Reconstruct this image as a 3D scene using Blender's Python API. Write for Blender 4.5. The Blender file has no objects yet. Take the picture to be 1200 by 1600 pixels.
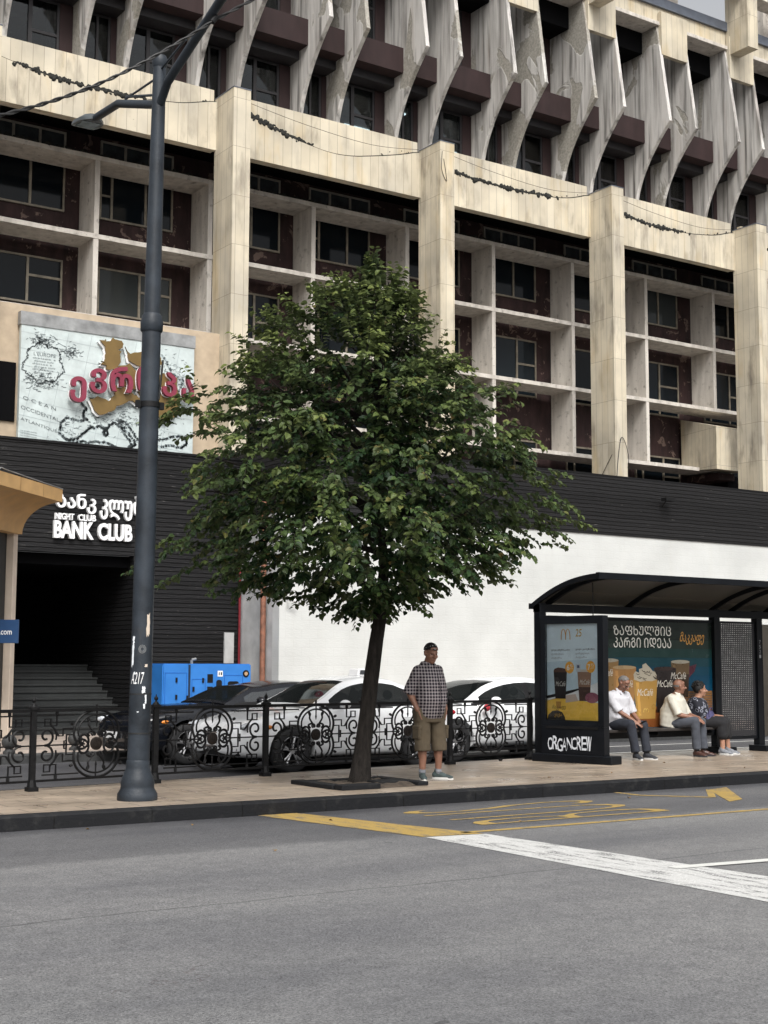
import bpy, bmesh, math, random
import numpy as np
from mathutils import Vector, Matrix
R = math.radians
SC = bpy.context.scene
COL = SC.collection
random.seed(7)

# ------------------------------------------------------------------ camera
CAMH = 1.61
FPX, PITCH, ROLL, AZ = 2200.0, R(6.226), R(0.2), R(55.83)      # for a 1200 x 1600 picture
_fw = Vector((math.cos(AZ), math.sin(AZ), 0)); _rt = Vector((math.sin(AZ), -math.cos(AZ), 0)); _up = Vector((0, 0, 1))
_F = _fw * math.cos(PITCH) + _up * math.sin(PITCH)
_U0 = -_fw * math.sin(PITCH) + _up * math.cos(PITCH)
_X = _rt * math.cos(ROLL) + _U0 * math.sin(ROLL)
_Y = -_rt * math.sin(ROLL) + _U0 * math.cos(ROLL)
cam = bpy.data.objects.new('camera', bpy.data.cameras.new('camera'))
COL.objects.link(cam)
cam.matrix_world = Matrix(((_X.x, _Y.x, -_F.x, 0), (_X.y, _Y.y, -_F.y, 0), (_X.z, _Y.z, -_F.z, CAMH), (0, 0, 0, 1)))
cam.data.sensor_fit = 'HORIZONTAL'
cam.data.sensor_width = 36.0
cam.data.lens = 36.0 * FPX / 1200.0
cam.data.clip_start = 0.1
cam.data.clip_end = 2000
SC.camera = cam

# ------------------------------------------------------------------ sky, sun, exposure
SUN_DIR = Vector((-0.25, -0.58, 0.78)).normalized()             # towards the sun, veiled by cloud
SUN_EL = math.asin(SUN_DIR.z)
SUN_AZ = math.atan2(SUN_DIR.x, SUN_DIR.y)
world = bpy.data.worlds.new('World'); SC.world = world; world.use_nodes = True
wn = world.node_tree; wn.nodes.clear()
sky = wn.nodes.new('ShaderNodeTexSky'); sky.sky_type = 'NISHITA'; sky.sun_disc = False
sky.sun_elevation = SUN_EL; sky.sun_rotation = SUN_AZ; sky.air_density = 1.0; sky.dust_density = 7.0; sky.ozone_density = 1.0
hsv = wn.nodes.new('ShaderNodeHueSaturation'); hsv.inputs['Saturation'].default_value = 0.15
bgn = wn.nodes.new('ShaderNodeBackground'); bgn.inputs['Strength'].default_value = 0.15
wo = wn.nodes.new('ShaderNodeOutputWorld')
wn.links.new(sky.outputs[0], hsv.inputs['Color']); wn.links.new(hsv.outputs[0], bgn.inputs['Color']); wn.links.new(bgn.outputs[0], wo.inputs['Surface'])
sl = bpy.data.lights.new('sun', 'SUN'); sl.energy = 1.25; sl.angle = R(16); sl.color = (1.0, 0.98, 0.94)
so = bpy.data.objects.new('sun', sl); COL.objects.link(so)
so.location = (0, 0, 60)
so.rotation_euler = (-SUN_DIR).to_track_quat('-Z', 'Y').to_euler()
SC.view_settings.view_transform = 'Standard'
SC.view_settings.look = 'None'
SC.view_settings.exposure = 0.50
SC.view_settings.gamma = 1.0
SC.cycles.max_bounces = 8

# ------------------------------------------------------------------ pixel -> world helpers (used for measuring where things stand)
def ray(x, y): return _F + _X * ((x - 600) / FPX) - _Y * ((y - 800) / FPX)
def G(x, y, z=0.0):
    d = ray(x, y); return Vector((0, 0, CAMH)) + d * ((z - CAMH) / d.z)
def PY(x, y, Y):
    d = ray(x, y); return Vector((0, 0, CAMH)) + d * (Y / d.y)
def PX(x, y, X):
    d = ray(x, y); return Vector((0, 0, CAMH)) + d * (X / d.x)

# ------------------------------------------------------------------ mesh builder
class MB:
    def __init__(s): s.v = []; s.f = []; s.m = []
    def add(s, vs, fs, mi=0):
        b = len(s.v); s.v.extend([tuple(v) for v in vs])
        for f in fs: s.f.append([i + b for i in f]); s.m.append(mi)
        return s
    def box(s, x0, x1, y0, y1, z0, z1, mi=0):
        return s.add([(x0, y0, z0), (x1, y0, z0), (x1, y1, z0), (x0, y1, z0), (x0, y0, z1), (x1, y0, z1), (x1, y1, z1), (x0, y1, z1)],
                     [(0, 3, 2, 1), (4, 5, 6, 7), (0, 1, 5, 4), (1, 2, 6, 5), (2, 3, 7, 6), (3, 0, 4, 7)], mi)
    def obox(s, o, ex, ey, ez, mi=0):
        o = Vector(o); ex = Vector(ex); ey = Vector(ey); ez = Vector(ez)
        p = [o, o + ex, o + ex + ey, o + ey]; q = [a + ez for a in p]
        return s.add(p + q, [(0, 3, 2, 1), (4, 5, 6, 7), (0, 1, 5, 4), (1, 2, 6, 5), (2, 3, 7, 6), (3, 0, 4, 7)], mi)
    def prism(s, poly, axis, a, b, mi=0):
        def P(u, w, t):
            return {'x': (t, u, w), 'y': (u, t, w), 'z': (u, w, t)}[axis]
        n = len(poly)
        vs = [P(u, w, a) for u, w in poly] + [P(u, w, b) for u, w in poly]
        fs = [list(range(n))[::-1], list(range(n, 2 * n))] + [[i, (i + 1) % n, n + (i + 1) % n, n + i] for i in range(n)]
        return s.add(vs, fs, mi)
    def rings(s, rings, caps=True, closed=True, mi=0):
        n = len(rings[0]); vs = [p for r in rings for p in r]; fs = []
        for i in range(len(rings) - 1):
            for j in range(n if closed else n - 1):
                a = i * n + j; b = i * n + (j + 1) % n
                fs.append([a, b, b + n, a + n])
        if caps:
            fs.append(list(range(n))[::-1]); k = (len(rings) - 1) * n; fs.append(list(range(k, k + n)))
        return s.add(vs, fs, mi)
    def tube(s, pts, r, n=8, mi=0, caps=True, squash=None):
        pts = [Vector(p) for p in pts]; m = len(pts)
        rr = r if isinstance(r, (list, tuple)) else [r] * m
        rings = []; pu = None
        for i, p in enumerate(pts):
            t = (pts[min(i + 1, m - 1)] - pts[max(i - 1, 0)])
            if t.length < 1e-9: t = Vector((0, 0, 1))
            t.normalize()
            if pu is None:
                u = t.cross(Vector((0, 0, 1)))
                if u.length < 1e-3: u = t.cross(Vector((0, 1, 0)))
            else:
                u = pu - t * pu.dot(t)
                if u.length < 1e-4: u = t.orthogonal()
            u.normalize(); w = t.cross(u); pu = u
            rings.append([p + (u * math.cos(2 * math.pi * k / n + math.pi / n) + w * math.sin(2 * math.pi * k / n + math.pi / n)) * rr[i] for k in range(n)])
        return s.rings(rings, caps, True, mi)
    def lathe(s, prof, cx, cy, n=24, mi=0):
        rings = [[(cx + r * math.cos(2 * math.pi * k / n), cy + r * math.sin(2 * math.pi * k / n), z) for k in range(n)] for r, z in prof]
        return s.rings(rings, True, True, mi)
    def ell(s, c, r, nu=14, nv=9, mat=None, mi=0):
        c = Vector(c); r = (r, r, r) if not hasattr(r, '__len__') else r
        vs = [Vector((0, 0, -r[2]))]; fs = []
        for i in range(1, nv):
            th = -math.pi / 2 + math.pi * i / nv
            for k in range(nu):
                ph = 2 * math.pi * k / nu
                vs.append(Vector((r[0] * math.cos(th) * math.cos(ph), r[1] * math.cos(th) * math.sin(ph), r[2] * math.sin(th))))
        vs.append(Vector((0, 0, r[2])))
        for k in range(nu): fs.append([0, 1 + (k + 1) % nu, 1 + k])
        for i in range(nv - 2):
            for k in range(nu):
                a = 1 + i * nu + k; b = 1 + i * nu + (k + 1) % nu; fs.append([a, b, b + nu, a + nu])
        t = len(vs) - 1; o = 1 + (nv - 2) * nu
        for k in range(nu): fs.append([o + k, o + (k + 1) % nu, t])
        if mat is not None: vs = [mat @ v for v in vs]
        return s.add([c + v for v in vs], fs, mi)
    def chain(s, pts, rr, n=10):
        """capsule chain for bodies: tube plus balls at joints"""
        rr = rr if isinstance(rr, (list, tuple)) else [rr] * len(pts)
        for i in range(len(pts) - 1):
            s.tube([pts[i], pts[i + 1]], [rr[i], rr[i + 1]], n)
        for p, r in zip(pts, rr): s.ell(p, r * 1.0, n, 8)
        return s
    def sleeve(s, pts, rr, n=14):
        """like chain, but the far end is cut square: a cuff or hem"""
        for i in range(len(pts) - 1): s.tube([pts[i], pts[i + 1]], [rr[i], rr[i + 1]], n)
        for p, r in list(zip(pts, rr))[:-1]: s.ell(p, r, n, 8)
        return s
    def mesh(s, name, off=Vector((0, 0, 0)), norm=True):
        me = bpy.data.meshes.new(name)
        me.from_pydata([(v[0] - off[0], v[1] - off[1], v[2] - off[2]) for v in s.v], [], s.f)
        if len(set(s.m)) > 1:
            me.polygons.foreach_set('material_index', s.m)
        if norm:
            bm = bmesh.new(); bm.from_mesh(me); bmesh.ops.recalc_face_normals(bm, faces=bm.faces); bm.to_mesh(me); bm.free()
        return me
    def build(s, name, mats, parent=None, smooth=None, bevel=0, norm=True, world_coords=True, seg=1):
        off = parent_off(parent) if world_coords else Vector((0, 0, 0))
        me = s.mesh(name, off, norm)
        if bevel:
            bm = bmesh.new(); bm.from_mesh(me)
            bmesh.ops.remove_doubles(bm, verts=bm.verts, dist=1e-6)
            es = [e for e in bm.edges if len(e.link_faces) == 2 and e.calc_face_angle(0) > 0.5]
            bmesh.ops.bevel(bm, geom=es, offset=bevel, segments=seg, affect='EDGES', clamp_overlap=True)
            bm.to_mesh(me); bm.free()
        return link(me, name, mats, parent, smooth)

def parent_off(p):
    o = Vector((0, 0, 0))
    while p is not None: o += p.location; p = p.parent
    return o
def link(me, name, mats, parent=None, smooth=None):
    for m in (mats if isinstance(mats, (list, tuple)) else [mats]): me.materials.append(m)
    if smooth is not None:
        me.polygons.foreach_set('use_smooth', [True] * len(me.polygons))
        if smooth < 180: me.set_sharp_from_angle(angle=R(smooth))
    o = bpy.data.objects.new(name, me); COL.objects.link(o)
    if parent: o.parent = parent
    return o
def tag(o, label=None, cat=None, group=None, kind=None):
    if label: o['label'] = label
    if cat: o['category'] = cat
    if group: o['group'] = group
    if kind: o['kind'] = kind
    return o
def thing(name, label, cat, loc=(0, 0, 0), group=None, rz=0):
    o = bpy.data.objects.new(name, None); COL.objects.link(o); o.location = loc; o.rotation_euler = (0, 0, rz)
    o.empty_display_size = 0.2
    return tag(o, label, cat, group)
def dup(o, loc=None, label=None, parent=None):
    c = o.copy(); COL.objects.link(c)
    if parent is not None: c.parent = parent
    if loc is not None: c.location = loc
    if label: c['label'] = label
    for ch in list(o.children): dup(ch, None, None, c)
    return c
def eval_mesh(o):
    dg = bpy.context.evaluated_depsgraph_get(); dg.update()
    return bpy.data.meshes.new_from_object(o.evaluated_get(dg))
from mathutils import noise as mnoise
def remeshed(name, mb, mats, parent, voxel=0.008, smooth=3, world_coords=True, fold=0.0):
    off = parent_off(parent) if world_coords else Vector((0, 0, 0))
    me = mb.mesh(name, off); t = bpy.data.objects.new('tmp', me); COL.objects.link(t)
    rm = t.modifiers.new('r', 'REMESH'); rm.mode = 'VOXEL'; rm.voxel_size = voxel
    sm = t.modifiers.new('s', 'SMOOTH'); sm.factor = 0.5; sm.iterations = smooth
    me2 = eval_mesh(t); bpy.data.objects.remove(t); me2.name = name; me2.materials.clear()
    if fold:
        nrm = [v.normal.copy() for v in me2.vertices]
        for v, nn_ in zip(me2.vertices, nrm):
            c = v.co.copy(); k = mnoise.noise((c.x * 9 + 3, c.y * 9, c.z * 13 + c.x * 7)) + .6 * mnoise.noise((c.x * 22, c.y * 22 + 5, c.z * 16 - c.x * 12))
            v.co = c + nn_ * (fold * max(-.1, .55 * k + .40))
        me2.update()
    return link(me2, name, mats, parent, 180)
_txt = {}
def text_geo(body, size=1.0, bold=0.0, sx=1.0, extrude=0.0, shear=0.0, align='LEFT', spacing=1.0):
    """lettering as (verts2d/3d, faces), lying in the local XY plane"""
    cu = bpy.data.curves.new('t', 'FONT'); cu.body = body; cu.size = size; cu.offset = bold; cu.extrude = extrude; cu.shear = shear
    cu.align_x = align; cu.resolution_u = 3; cu.space_character = spacing
    o = bpy.data.objects.new('t', cu); COL.objects.link(o)
    me = eval_mesh(o); vs = [(v.co.x * sx, v.co.y, v.co.z) for v in me.vertices]; fs = [list(p.vertices) for p in me.polygons]
    bpy.data.objects.remove(o); bpy.data.meshes.remove(me); bpy.data.curves.remove(cu)
    return vs, fs
def fit_text(body, x0, x1, z0, z1, **kw):
    """text scaled into the rectangle; returns list of (x,z,d)"""
    vs, fs = text_geo(body, 1.0, **kw)
    a = np.array(vs); mn = a.min(0); mx = a.max(0)
    out = [(x0 + (v[0] - mn[0]) / (mx[0] - mn[0]) * (x1 - x0), z0 + (v[1] - mn[1]) / (mx[1] - mn[1]) * (z1 - z0), v[2]) for v in vs]
    return out, fs

# ------------------------------------------------------------------ materials
def lin(c): c /= 255.0; return c / 12.92 if c <= 0.04045 else ((c + 0.055) / 1.055) ** 2.4
def sr(r, g, b): return (lin(r), lin(g), lin(b), 1.0)
class NT:
    def __init__(s, name):
        s.m = bpy.data.materials.new(name); s.m.use_nodes = True; s.t = s.m.node_tree
        s.b = s.t.nodes['Principled BSDF']
        tc = s.t.nodes.new('ShaderNodeTexCoord'); oi = s.t.nodes.new('ShaderNodeObjectInfo')
        add = s.n('ShaderNodeVectorMath'); add.operation = 'ADD'
        mul = s.n('ShaderNodeMath'); mul.operation = 'MULTIPLY'; mul.inputs[1].default_value = 37.0
        s.l(oi.outputs['Random'], mul.inputs[0]); s.l(tc.outputs['Object'], add.inputs[0]); s.l(mul.outputs[0], add.inputs[1])
        s.obj = tc.outputs['Object']; s.co = add.outputs[0]; s.rand = oi.outputs['Random']
    def n(s, t): return s.t.nodes.new(t)
    def l(s, a, b): s.t.links.new(a, b)
    def noise(s, scale, detail=4, stretch=(1, 1, 1), rough=0.55, co=None, dist=0.0):
        mp = s.n('ShaderNodeMapping'); mp.inputs['Scale'].default_value = stretch
        s.l(co or s.co, mp.inputs['Vector'])
        t = s.n('ShaderNodeTexNoise'); t.inputs['Scale'].default_value = scale; t.inputs['Detail'].default_value = detail
        t.inputs['Roughness'].default_value = rough; t.inputs['Distortion'].default_value = dist
        s.l(mp.outputs[0], t.inputs['Vector']); return t.outputs['Fac']
    def ramp(s, fac, stops, interp='LINEAR'):
        r = s.n('ShaderNodeValToRGB'); r.color_ramp.interpolation = interp
        while len(r.color_ramp.elements) > 1: r.color_ramp.elements.remove(r.color_ramp.elements[-1])
        r.color_ramp.elements[0].position = stops[0][0]; r.color_ramp.elements[0].color = stops[0][1]
        for p, c in stops[1:]:
            e = r.color_ramp.elements.new(p); e.color = c
        s.l(fac, r.inputs[0]); return r.outputs[0]
    def step(s, fac, a, b):
        """0..1 between a and b"""
        m = s.n('ShaderNodeMapRange'); m.inputs['From Min'].default_value = a; m.inputs['From Max'].default_value = b
        s.l(fac, m.inputs['Value']); return m.outputs[0]
    def mix(s, fac, a, b, mode='MIX'):
        m = s.n('ShaderNodeMix'); m.data_type = 'RGBA'; m.blend_type = mode
        for sock, v in ((m.inputs['Factor'], fac), (m.inputs['A'], a), (m.inputs['B'], b)):
            pass
        fi = [i for i in m.inputs if i.name == 'Factor' and i.type == 'VALUE'][0]
        ai = [i for i in m.inputs if i.name == 'A' and i.type == 'RGBA'][0]; bi = [i for i in m.inputs if i.name == 'B' and i.type == 'RGBA'][0]
        for sock, v in ((fi, fac), (ai, a), (bi, b)):
            if hasattr(v, 'is_linked') or hasattr(v, 'links'): s.l(v, sock)
            else: sock.default_value = v
        return [o for o in m.outputs if o.type == 'RGBA'][0]
    def math(s, op, a, b=0.0, c=None):
        m = s.n('ShaderNodeMath'); m.operation = op
        for k, v in enumerate((a, b) if c is None else (a, b, c)):
            if hasattr(v, 'links'): s.l(v, m.inputs[k])
            else: m.inputs[k].default_value = v
        return m.outputs[0]
    def xyz(s, co=None):
        x = s.n('ShaderNodeSeparateXYZ'); s.l(co or s.obj, x.inputs[0]); return x.outputs
    def vec(s, x, y, z):
        c = s.n('ShaderNodeCombineXYZ')
        for k, v in enumerate((x, y, z)):
            if hasattr(v, 'links'): s.l(v, c.inputs[k])
            else: c.inputs[k].default_value = v
        return c.outputs[0]
    def brick(s, vec, w, h, mortar=0.01, off=0.0, c1=(1, 1, 1, 1), c2=(.8, .8, .8, 1), cm=(.2, .2, .2, 1), sq=1.0):
        b = s.n('ShaderNodeTexBrick'); b.offset = off; b.squash = sq
        b.inputs['Scale'].default_value = 1.0; b.inputs['Brick Width'].default_value = w; b.inputs['Row Height'].default_value = h
        b.inputs['Mortar Size'].default_value = mortar; b.inputs['Mortar Smooth'].default_value = 0.1
        b.inputs['Color1'].default_value = c1; b.inputs['Color2'].default_value = c2; b.inputs['Mortar'].default_value = cm
        s.l(vec, b.inputs['Vector']); return b.outputs['Color'], b.outputs['Fac']
    def bump(s, h, strength=0.3, dist=0.02):
        b = s.n('ShaderNodeBump'); b.inputs['Strength'].default_value = strength; b.inputs['Distance'].default_value = dist
        s.l(h, b.inputs['Height']); s.l(b.outputs[0], s.b.inputs['Normal'])
    def fin(s, col=None, rough=None, metal=None, spec=None, coat=None):
        for nm, v in (('Base Color', col), ('Roughness', rough), ('Metallic', metal), ('Specular IOR Level', spec), ('Coat Weight', coat)):
            if v is None: continue
            if hasattr(v, 'links'): s.l(v, s.b.inputs[nm])
            else: s.b.inputs[nm].default_value = v
        return s.m
def plain(name, col, rough=0.5, metal=0.0, var=0.25, scale=6.0, bump=0.0, bscale=60.0, spec=0.5, coat=0.0):
    t = NT(name)
    f = t.noise(scale, 5)
    dark = tuple(c * (1 - var) for c in col[:3]) + (1,); lite = tuple(min(1, c * (1 + var)) for c in col[:3]) + (1,)
    c = t.ramp(f, [(0.3, dark), (0.7, lite)])
    r = t.step(f, 0.2, 0.8); r = t.math('MULTIPLY_ADD', r, 0.2, max(0.02, rough - 0.1))
    if bump: t.bump(t.noise(bscale, 3), bump, 0.01)
    return t.fin(c, r, metal, spec, coat)
MAT = {}
def mk_materials():
    # asphalt
    for nm, base, worn in (('asphalt', 0.085, 1.0),):
        t = NT(nm); x, y, z = t.xyz()
        fine = t.noise(75, 3, rough=0.8); mid = t.noise(9, 4); big = t.noise(0.5, 4, stretch=(0.35, 1, 1))
        c = t.ramp(fine, [(0.30, (0.035, 0.035, 0.037, 1)), (0.46, (0.122, 0.123, 0.126, 1)), (0.58, (0.165, 0.166, 0.169, 1)), (0.70, (0.23, 0.231, 0.235, 1)), (0.80, (0.40, 0.40, 0.40, 1))])
        c = t.mix(1.0, c, t.ramp(mid, [(0.3, (.84, .84, .85, 1)), (0.7, (1.1, 1.1, 1.1, 1))]), 'MULTIPLY')
        c = t.mix(1.0, c, t.ramp(big, [(0.35, (.72, .72, .74, 1)), (0.6, (1.12, 1.11, 1.08, 1))]), 'MULTIPLY')
        # the bus lane by the kerb carries newer, darker asphalt
        wob = t.math('MULTIPLY_ADD', t.noise(1.3, 3), 0.35, y)
        lane = t.step(wob, 11.25, 11.45)
        c = t.mix(lane, c, t.mix(1.0, c, (0.66, 0.66, 0.68, 1), 'MULTIPLY'))
        gut = t.step(wob, 13.15, 13.6)
        c = t.mix(gut, c, t.mix(1.0, c, (0.6, 0.6, 0.62, 1), 'MULTIPLY'))
        seam = t.math('SUBTRACT', 1.0, t.step(t.math('ABSOLUTE', t.math('ADD', t.math('SUBTRACT', y, 8.55), t.math('MULTIPLY', t.noise(.9, 4), -.3))), .006, .022))
        c = t.mix(t.math('MULTIPLY', seam, .55), c, (0.035, 0.035, 0.037, 1))
        trk = t.math('MULTIPLY_ADD', t.math('SINE', t.math('MULTIPLY', y, 3.6)), .5, .5)
        c = t.mix(t.math('MULTIPLY', trk, t.step(t.noise(.35, 3, stretch=(.3, 1, 1)), .35, .65)), c, t.mix(1.0, c, (1.18, 1.17, 1.15, 1), 'MULTIPLY'))
        ck = t.n('ShaderNodeTexVoronoi'); ck.feature = 'DISTANCE_TO_EDGE'; ck.inputs['Scale'].default_value = .35
        wv = t.n('ShaderNodeVectorMath'); wv.operation = 'ADD'; t.l(t.obj, wv.inputs[0]); t.l(t.vec(t.math('MULTIPLY', t.noise(1.5, 5), 1.2), t.math('MULTIPLY', t.noise(1.9, 5), 1.2), 0.0), wv.inputs[1]); t.l(wv.outputs[0], ck.inputs['Vector'])
        crk = t.math('MULTIPLY', t.math('LESS_THAN', ck.outputs['Distance'], .0016), t.step(t.noise(.45, 2), .60, .66))
        c = t.mix(t.math('MULTIPLY', crk, .35), c, (0.05, 0.03, 0.03, 1))
        # oil drops and patches
        v = t.n('ShaderNodeTexVoronoi'); v.inputs['Scale'].default_value = 0.9; mp = t.n('ShaderNodeMapping'); mp.inputs['Scale'].default_value = (0.75, 1.3, 1); t.l(t.obj, mp.inputs[0]); t.l(mp.outputs[0], v.inputs['Vector'])
        spot = t.math('LESS_THAN', t.math('MULTIPLY_ADD', t.noise(14, 3), 0.06, v.outputs['Distance']), 0.068)
        c = t.mix(t.math('MULTIPLY', spot, 0.6), c, (0.03, 0.03, 0.032, 1))
        t.bump(t.noise(150, 2), 0.5, 0.006)
        MAT[nm] = t.fin(c, t.math('MULTIPLY_ADD', mid, 0.25, 0.62), spec=0.35)
    for nm, col, thr in (('paint_white', (0.66, 0.66, 0.64, 1), 0.58), ('paint_yellow', (0.45, 0.295, 0.06, 1), 0.57), ('paint_white_solid', (0.6, 0.6, 0.57, 1), 0.4)):
        t = NT(nm)
        w = t.step(t.noise(48, 4, rough=0.75), thr - 0.05, thr - 0.01)
        w2 = t.step(t.noise(5, 4, stretch=(2.5, .6, 1)), 0.34, 0.5)
        k = t.math('MULTIPLY', t.math('MAXIMUM', w, t.math('MULTIPLY', w2, 0.7)), 1.0)
        c = t.mix(k, (0.10, 0.10, 0.10, 1), t.mix(t.noise(3, 4), col, tuple(q * 0.8 for q in col[:3]) + (1,)))
        t.bump(t.noise(150, 2), 0.3, 0.004)
        MAT[nm] = t.fin(c, 0.6, spec=0.4)
    # platform paving
    t = NT('platform_paving'); x, y, z = t.xyz()
    col, fac = t.brick(t.vec(x, y, 0.0), 0.6, 0.3, 0.008, 0.5, (0.37, 0.305, 0.235, 1), (0.27, 0.222, 0.175, 1), (0.08, 0.068, 0.055, 1))
    c = t.mix(0.5, col, t.mix(1.0, col, t.ramp(t.noise(1.1, 5), [(0.3, (.5, .48, .47, 1)), (0.7, (1.35, 1.3, 1.28, 1))]), 'MULTIPLY'))
    c = t.mix(t.step(t.noise(22, 4), 0.55, 0.75), c, t.mix(1.0, c, (.6, .58, .56, 1), 'MULTIPLY'))
    t.bump(fac, -0.4, 0.01)
    MAT['paving'] = t.fin(c, t.math('MULTIPLY_ADD', t.noise(1.6, 4), 0.7, 0.02), spec=0.5)
    t = NT('far_paving'); x, y, z = t.xyz()
    col, fac = t.brick(t.vec(x, y, 0.0), 0.5, 0.25, 0.008, 0.5, (0.4, 0.33, 0.28, 1), (0.33, 0.28, 0.24, 1), (0.14, 0.12, 0.1, 1))
    MAT['far_paving'] = t.fin(t.mix(0.4, col, t.mix(1.0, col, t.ramp(t.noise(1.5, 5), [(0.3, (.5, .5, .5, 1)), (0.7, (1.3, 1.3, 1.3, 1))]), 'MULTIPLY')), 0.7)
    t = NT('kerb_basalt'); x, y, z = t.xyz()
    col, fac = t.brick(t.vec(x, t.math('ADD', y, z), 0.0), 1.05, 10.0, 0.007, 0, (0.012, 0.0125, 0.014, 1), (0.008, 0.0085, 0.010, 1), (0.003, 0.003, 0.003, 1))
    c = t.mix(t.step(t.noise(7, 5), 0.55, 0.8), col, (0.03, 0.03, 0.029, 1))
    t.bump(t.noise(25, 4), 0.4, 0.015); MAT['kerb'] = t.fin(c, 0.7, spec=0.2)
    # limestone strips (fascia) and slabs (columns)
    for nm, w, h, off in (('stone_fascia', 0.27, 40.0, 0.0), ('stone_column', 0.245, 1.23, 0.0), ('stone_parapet', 0.24, 40.0, 0.0)):
        t = NT(nm); x, y, z = t.xyz()
        u = t.math('ADD', x, y)
        col, fac = t.brick(t.vec(t.math('ADD', u, 60.0), t.math('ADD', z, 0.55), 0.0), w, h, 0.005, off, (0.585, 0.53, 0.42, 1), (0.51, 0.455, 0.35, 1), (0.23, 0.2, 0.16, 1))
        st = t.noise(0.9, 4, stretch=(1.6, 1.6, 0.45))
        c = t.mix(t.step(st, 0.55, 0.85), col, t.mix(1.0, col, (0.86, 0.70, 0.42, 1), 'MULTIPLY'))        # rusty yellow streaks
        c = t.mix(t.math('MULTIPLY', t.step(t.noise(1.7, 6, stretch=(2.0, 2.0, 0.6)), 0.5, 0.75), t.step(t.noise(.45, 3), .36, .58)), c, (0.22, 0.19, 0.15, 1))      # grime
        c = t.mix(1.0, c, t.ramp(t.noise(0.7, 3), [(0.3, (.76, .76, .77, 1)), (0.7, (1.14, 1.12, 1.08, 1))]), 'MULTIPLY')
        c = t.mix(t.step(t.noise(30, 4), 0.66, 0.78), c, (0.3, 0.27, 0.2, 1))
        t.bump(fac, -0.5, 0.01); MAT[nm] = t.fin(c, 0.62)
    # raw concrete
    t = NT('grille_concrete')
    st = t.noise(2.2, 6, stretch=(2, 2, 0.35))
    c = t.ramp(st, [(0.25, (0.38, 0.35, 0.31, 1)), (0.5, (0.54, 0.50, 0.45, 1)), (0.75, (0.66, 0.62, 0.56, 1))])
    c = t.mix(t.step(t.noise(5, 6), 0.58, 0.76), c, (0.22, 0.2, 0.17, 1))
    c = t.mix(t.step(t.noise(26, 4), 0.66, 0.75), c, (0.1, 0.09, 0.08, 1))
    t.bump(t.noise(30, 5), 0.4, 0.02); MAT['concrete'] = t.fin(c, 0.85, spec=0.25)
    # curved fins: white plaster coming off grey concrete
    t = NT('peeling_plaster')
    st = t.noise(1.5, 6, stretch=(2, 2.4, 0.22))
    pl = t.ramp(st, [(0.2, (0.15, 0.14, 0.13, 1)), (0.38, (0.38, 0.36, 0.335, 1)), (0.56, (0.57, 0.55, 0.52, 1)), (0.8, (0.45, 0.41, 0.365, 1))])
    pl = t.mix(t.step(t.noise(2.2, 6, stretch=(2, 2.8, 0.15)), 0.50, 0.72), pl, (0.085, 0.08, 0.074, 1))
    cn = t.ramp(t.noise(13, 6, rough=0.7), [(0.3, (0.21, 0.198, 0.172, 1)), (0.7, (0.42, 0.395, 0.345, 1))])
    pm = t.noise(0.55, 7, stretch=(0.6, 1.2, 0.75), rough=0.45, dist=0.9)
    pm = t.math('MULTIPLY_ADD', t.math('POWER', t.rand, 2.2), 0.16, t.math('SUBTRACT', pm, 0.10)); k = t.step(pm, 0.545, 0.555)
    c = t.mix(k, pl, cn)
    rim = t.math('MULTIPLY', t.step(pm, 0.53, 0.545), t.math('SUBTRACT', 1.0, k))
    c = t.mix(t.math('MULTIPLY', rim, 0.2), c, (0.66, 0.64, 0.6, 1))
    rs = t.step(t.noise(1.3, 5, stretch=(1, 3.0, 0.3)), 0.6, 0.78)
    c = t.mix(t.math('MULTIPLY', rs, 0.4), c, (0.2, 0.12, 0.085, 1))
    hb = t.math('MULTIPLY_ADD', k, -0.6, t.math('MULTIPLY', t.noise(34, 4), 0.4))
    t.bump(hb, 0.6, 0.025); MAT['plaster'] = t.fin(c, 0.85, spec=0.25)
    # dark red painted wall, peeling
    t = NT('oxblood_wall')
    c = t.ramp(t.noise(3, 5, stretch=(1.5, 1.5, 0.5)), [(0.3, (0.019, 0.0115, 0.0115, 1)), (0.7, (0.05, 0.027, 0.026, 1))])
    x, y, z = t.xyz()
    pk = t.step(t.noise(2.6, 8, rough=0.62, dist=0.8), 0.595, 0.61)
    c = t.mix(t.math('MULTIPLY', pk, 0.85), c, (0.17, 0.12, 0.1, 1))
    c = t.mix(t.step(t.noise(9, 5, stretch=(3, 3, .3)), 0.6, 0.8), c, (0.02, 0.015, 0.014, 1))
    MAT['oxblood'] = t.fin(c, 0.75, spec=0.25)
    t = NT('oxblood_beam')
    c = t.ramp(t.noise(2.4, 5, stretch=(1.5, 1.5, .5)), [(0.3, (0.020, 0.0105, 0.0105, 1)), (0.7, (0.032, 0.017, 0.017, 1))])
    MAT['beam'] = t.fin(c, 0.7, spec=0.3)
    # boarded black cladding
    t = NT('charred_boards'); x, y, z = t.xyz()
    per = 0.10
    z = t.math('ADD', z, t.math('MULTIPLY', t.noise(.7, 3), .05))
    fr = t.math('FRACT', t.math('DIVIDE', t.math('ADD', z, 20.0), per))
    row = t.math('FLOOR', t.math('DIVIDE', t.math('ADD', z, 20.0), per))
    gap = t.step(fr, 0.10, 0.22)
    rnd = t.n('ShaderNodeTexWhiteNoise'); rnd.noise_dimensions = '1D'; t.l(row, rnd.inputs['W'])
    c = t.mix(rnd.outputs['Value'], (0.004, 0.0038, 0.004, 1), (0.016, 0.0155, 0.0162, 1))
    c = t.mix(t.noise(3, 5, stretch=(.5, .5, 14)), c, (0.015, 0.015, 0.016, 1))
    scr = t.step(t.noise(2.3, 6, stretch=(0.9, 0.9, 9), rough=0.7), 0.66, 0.70)
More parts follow.
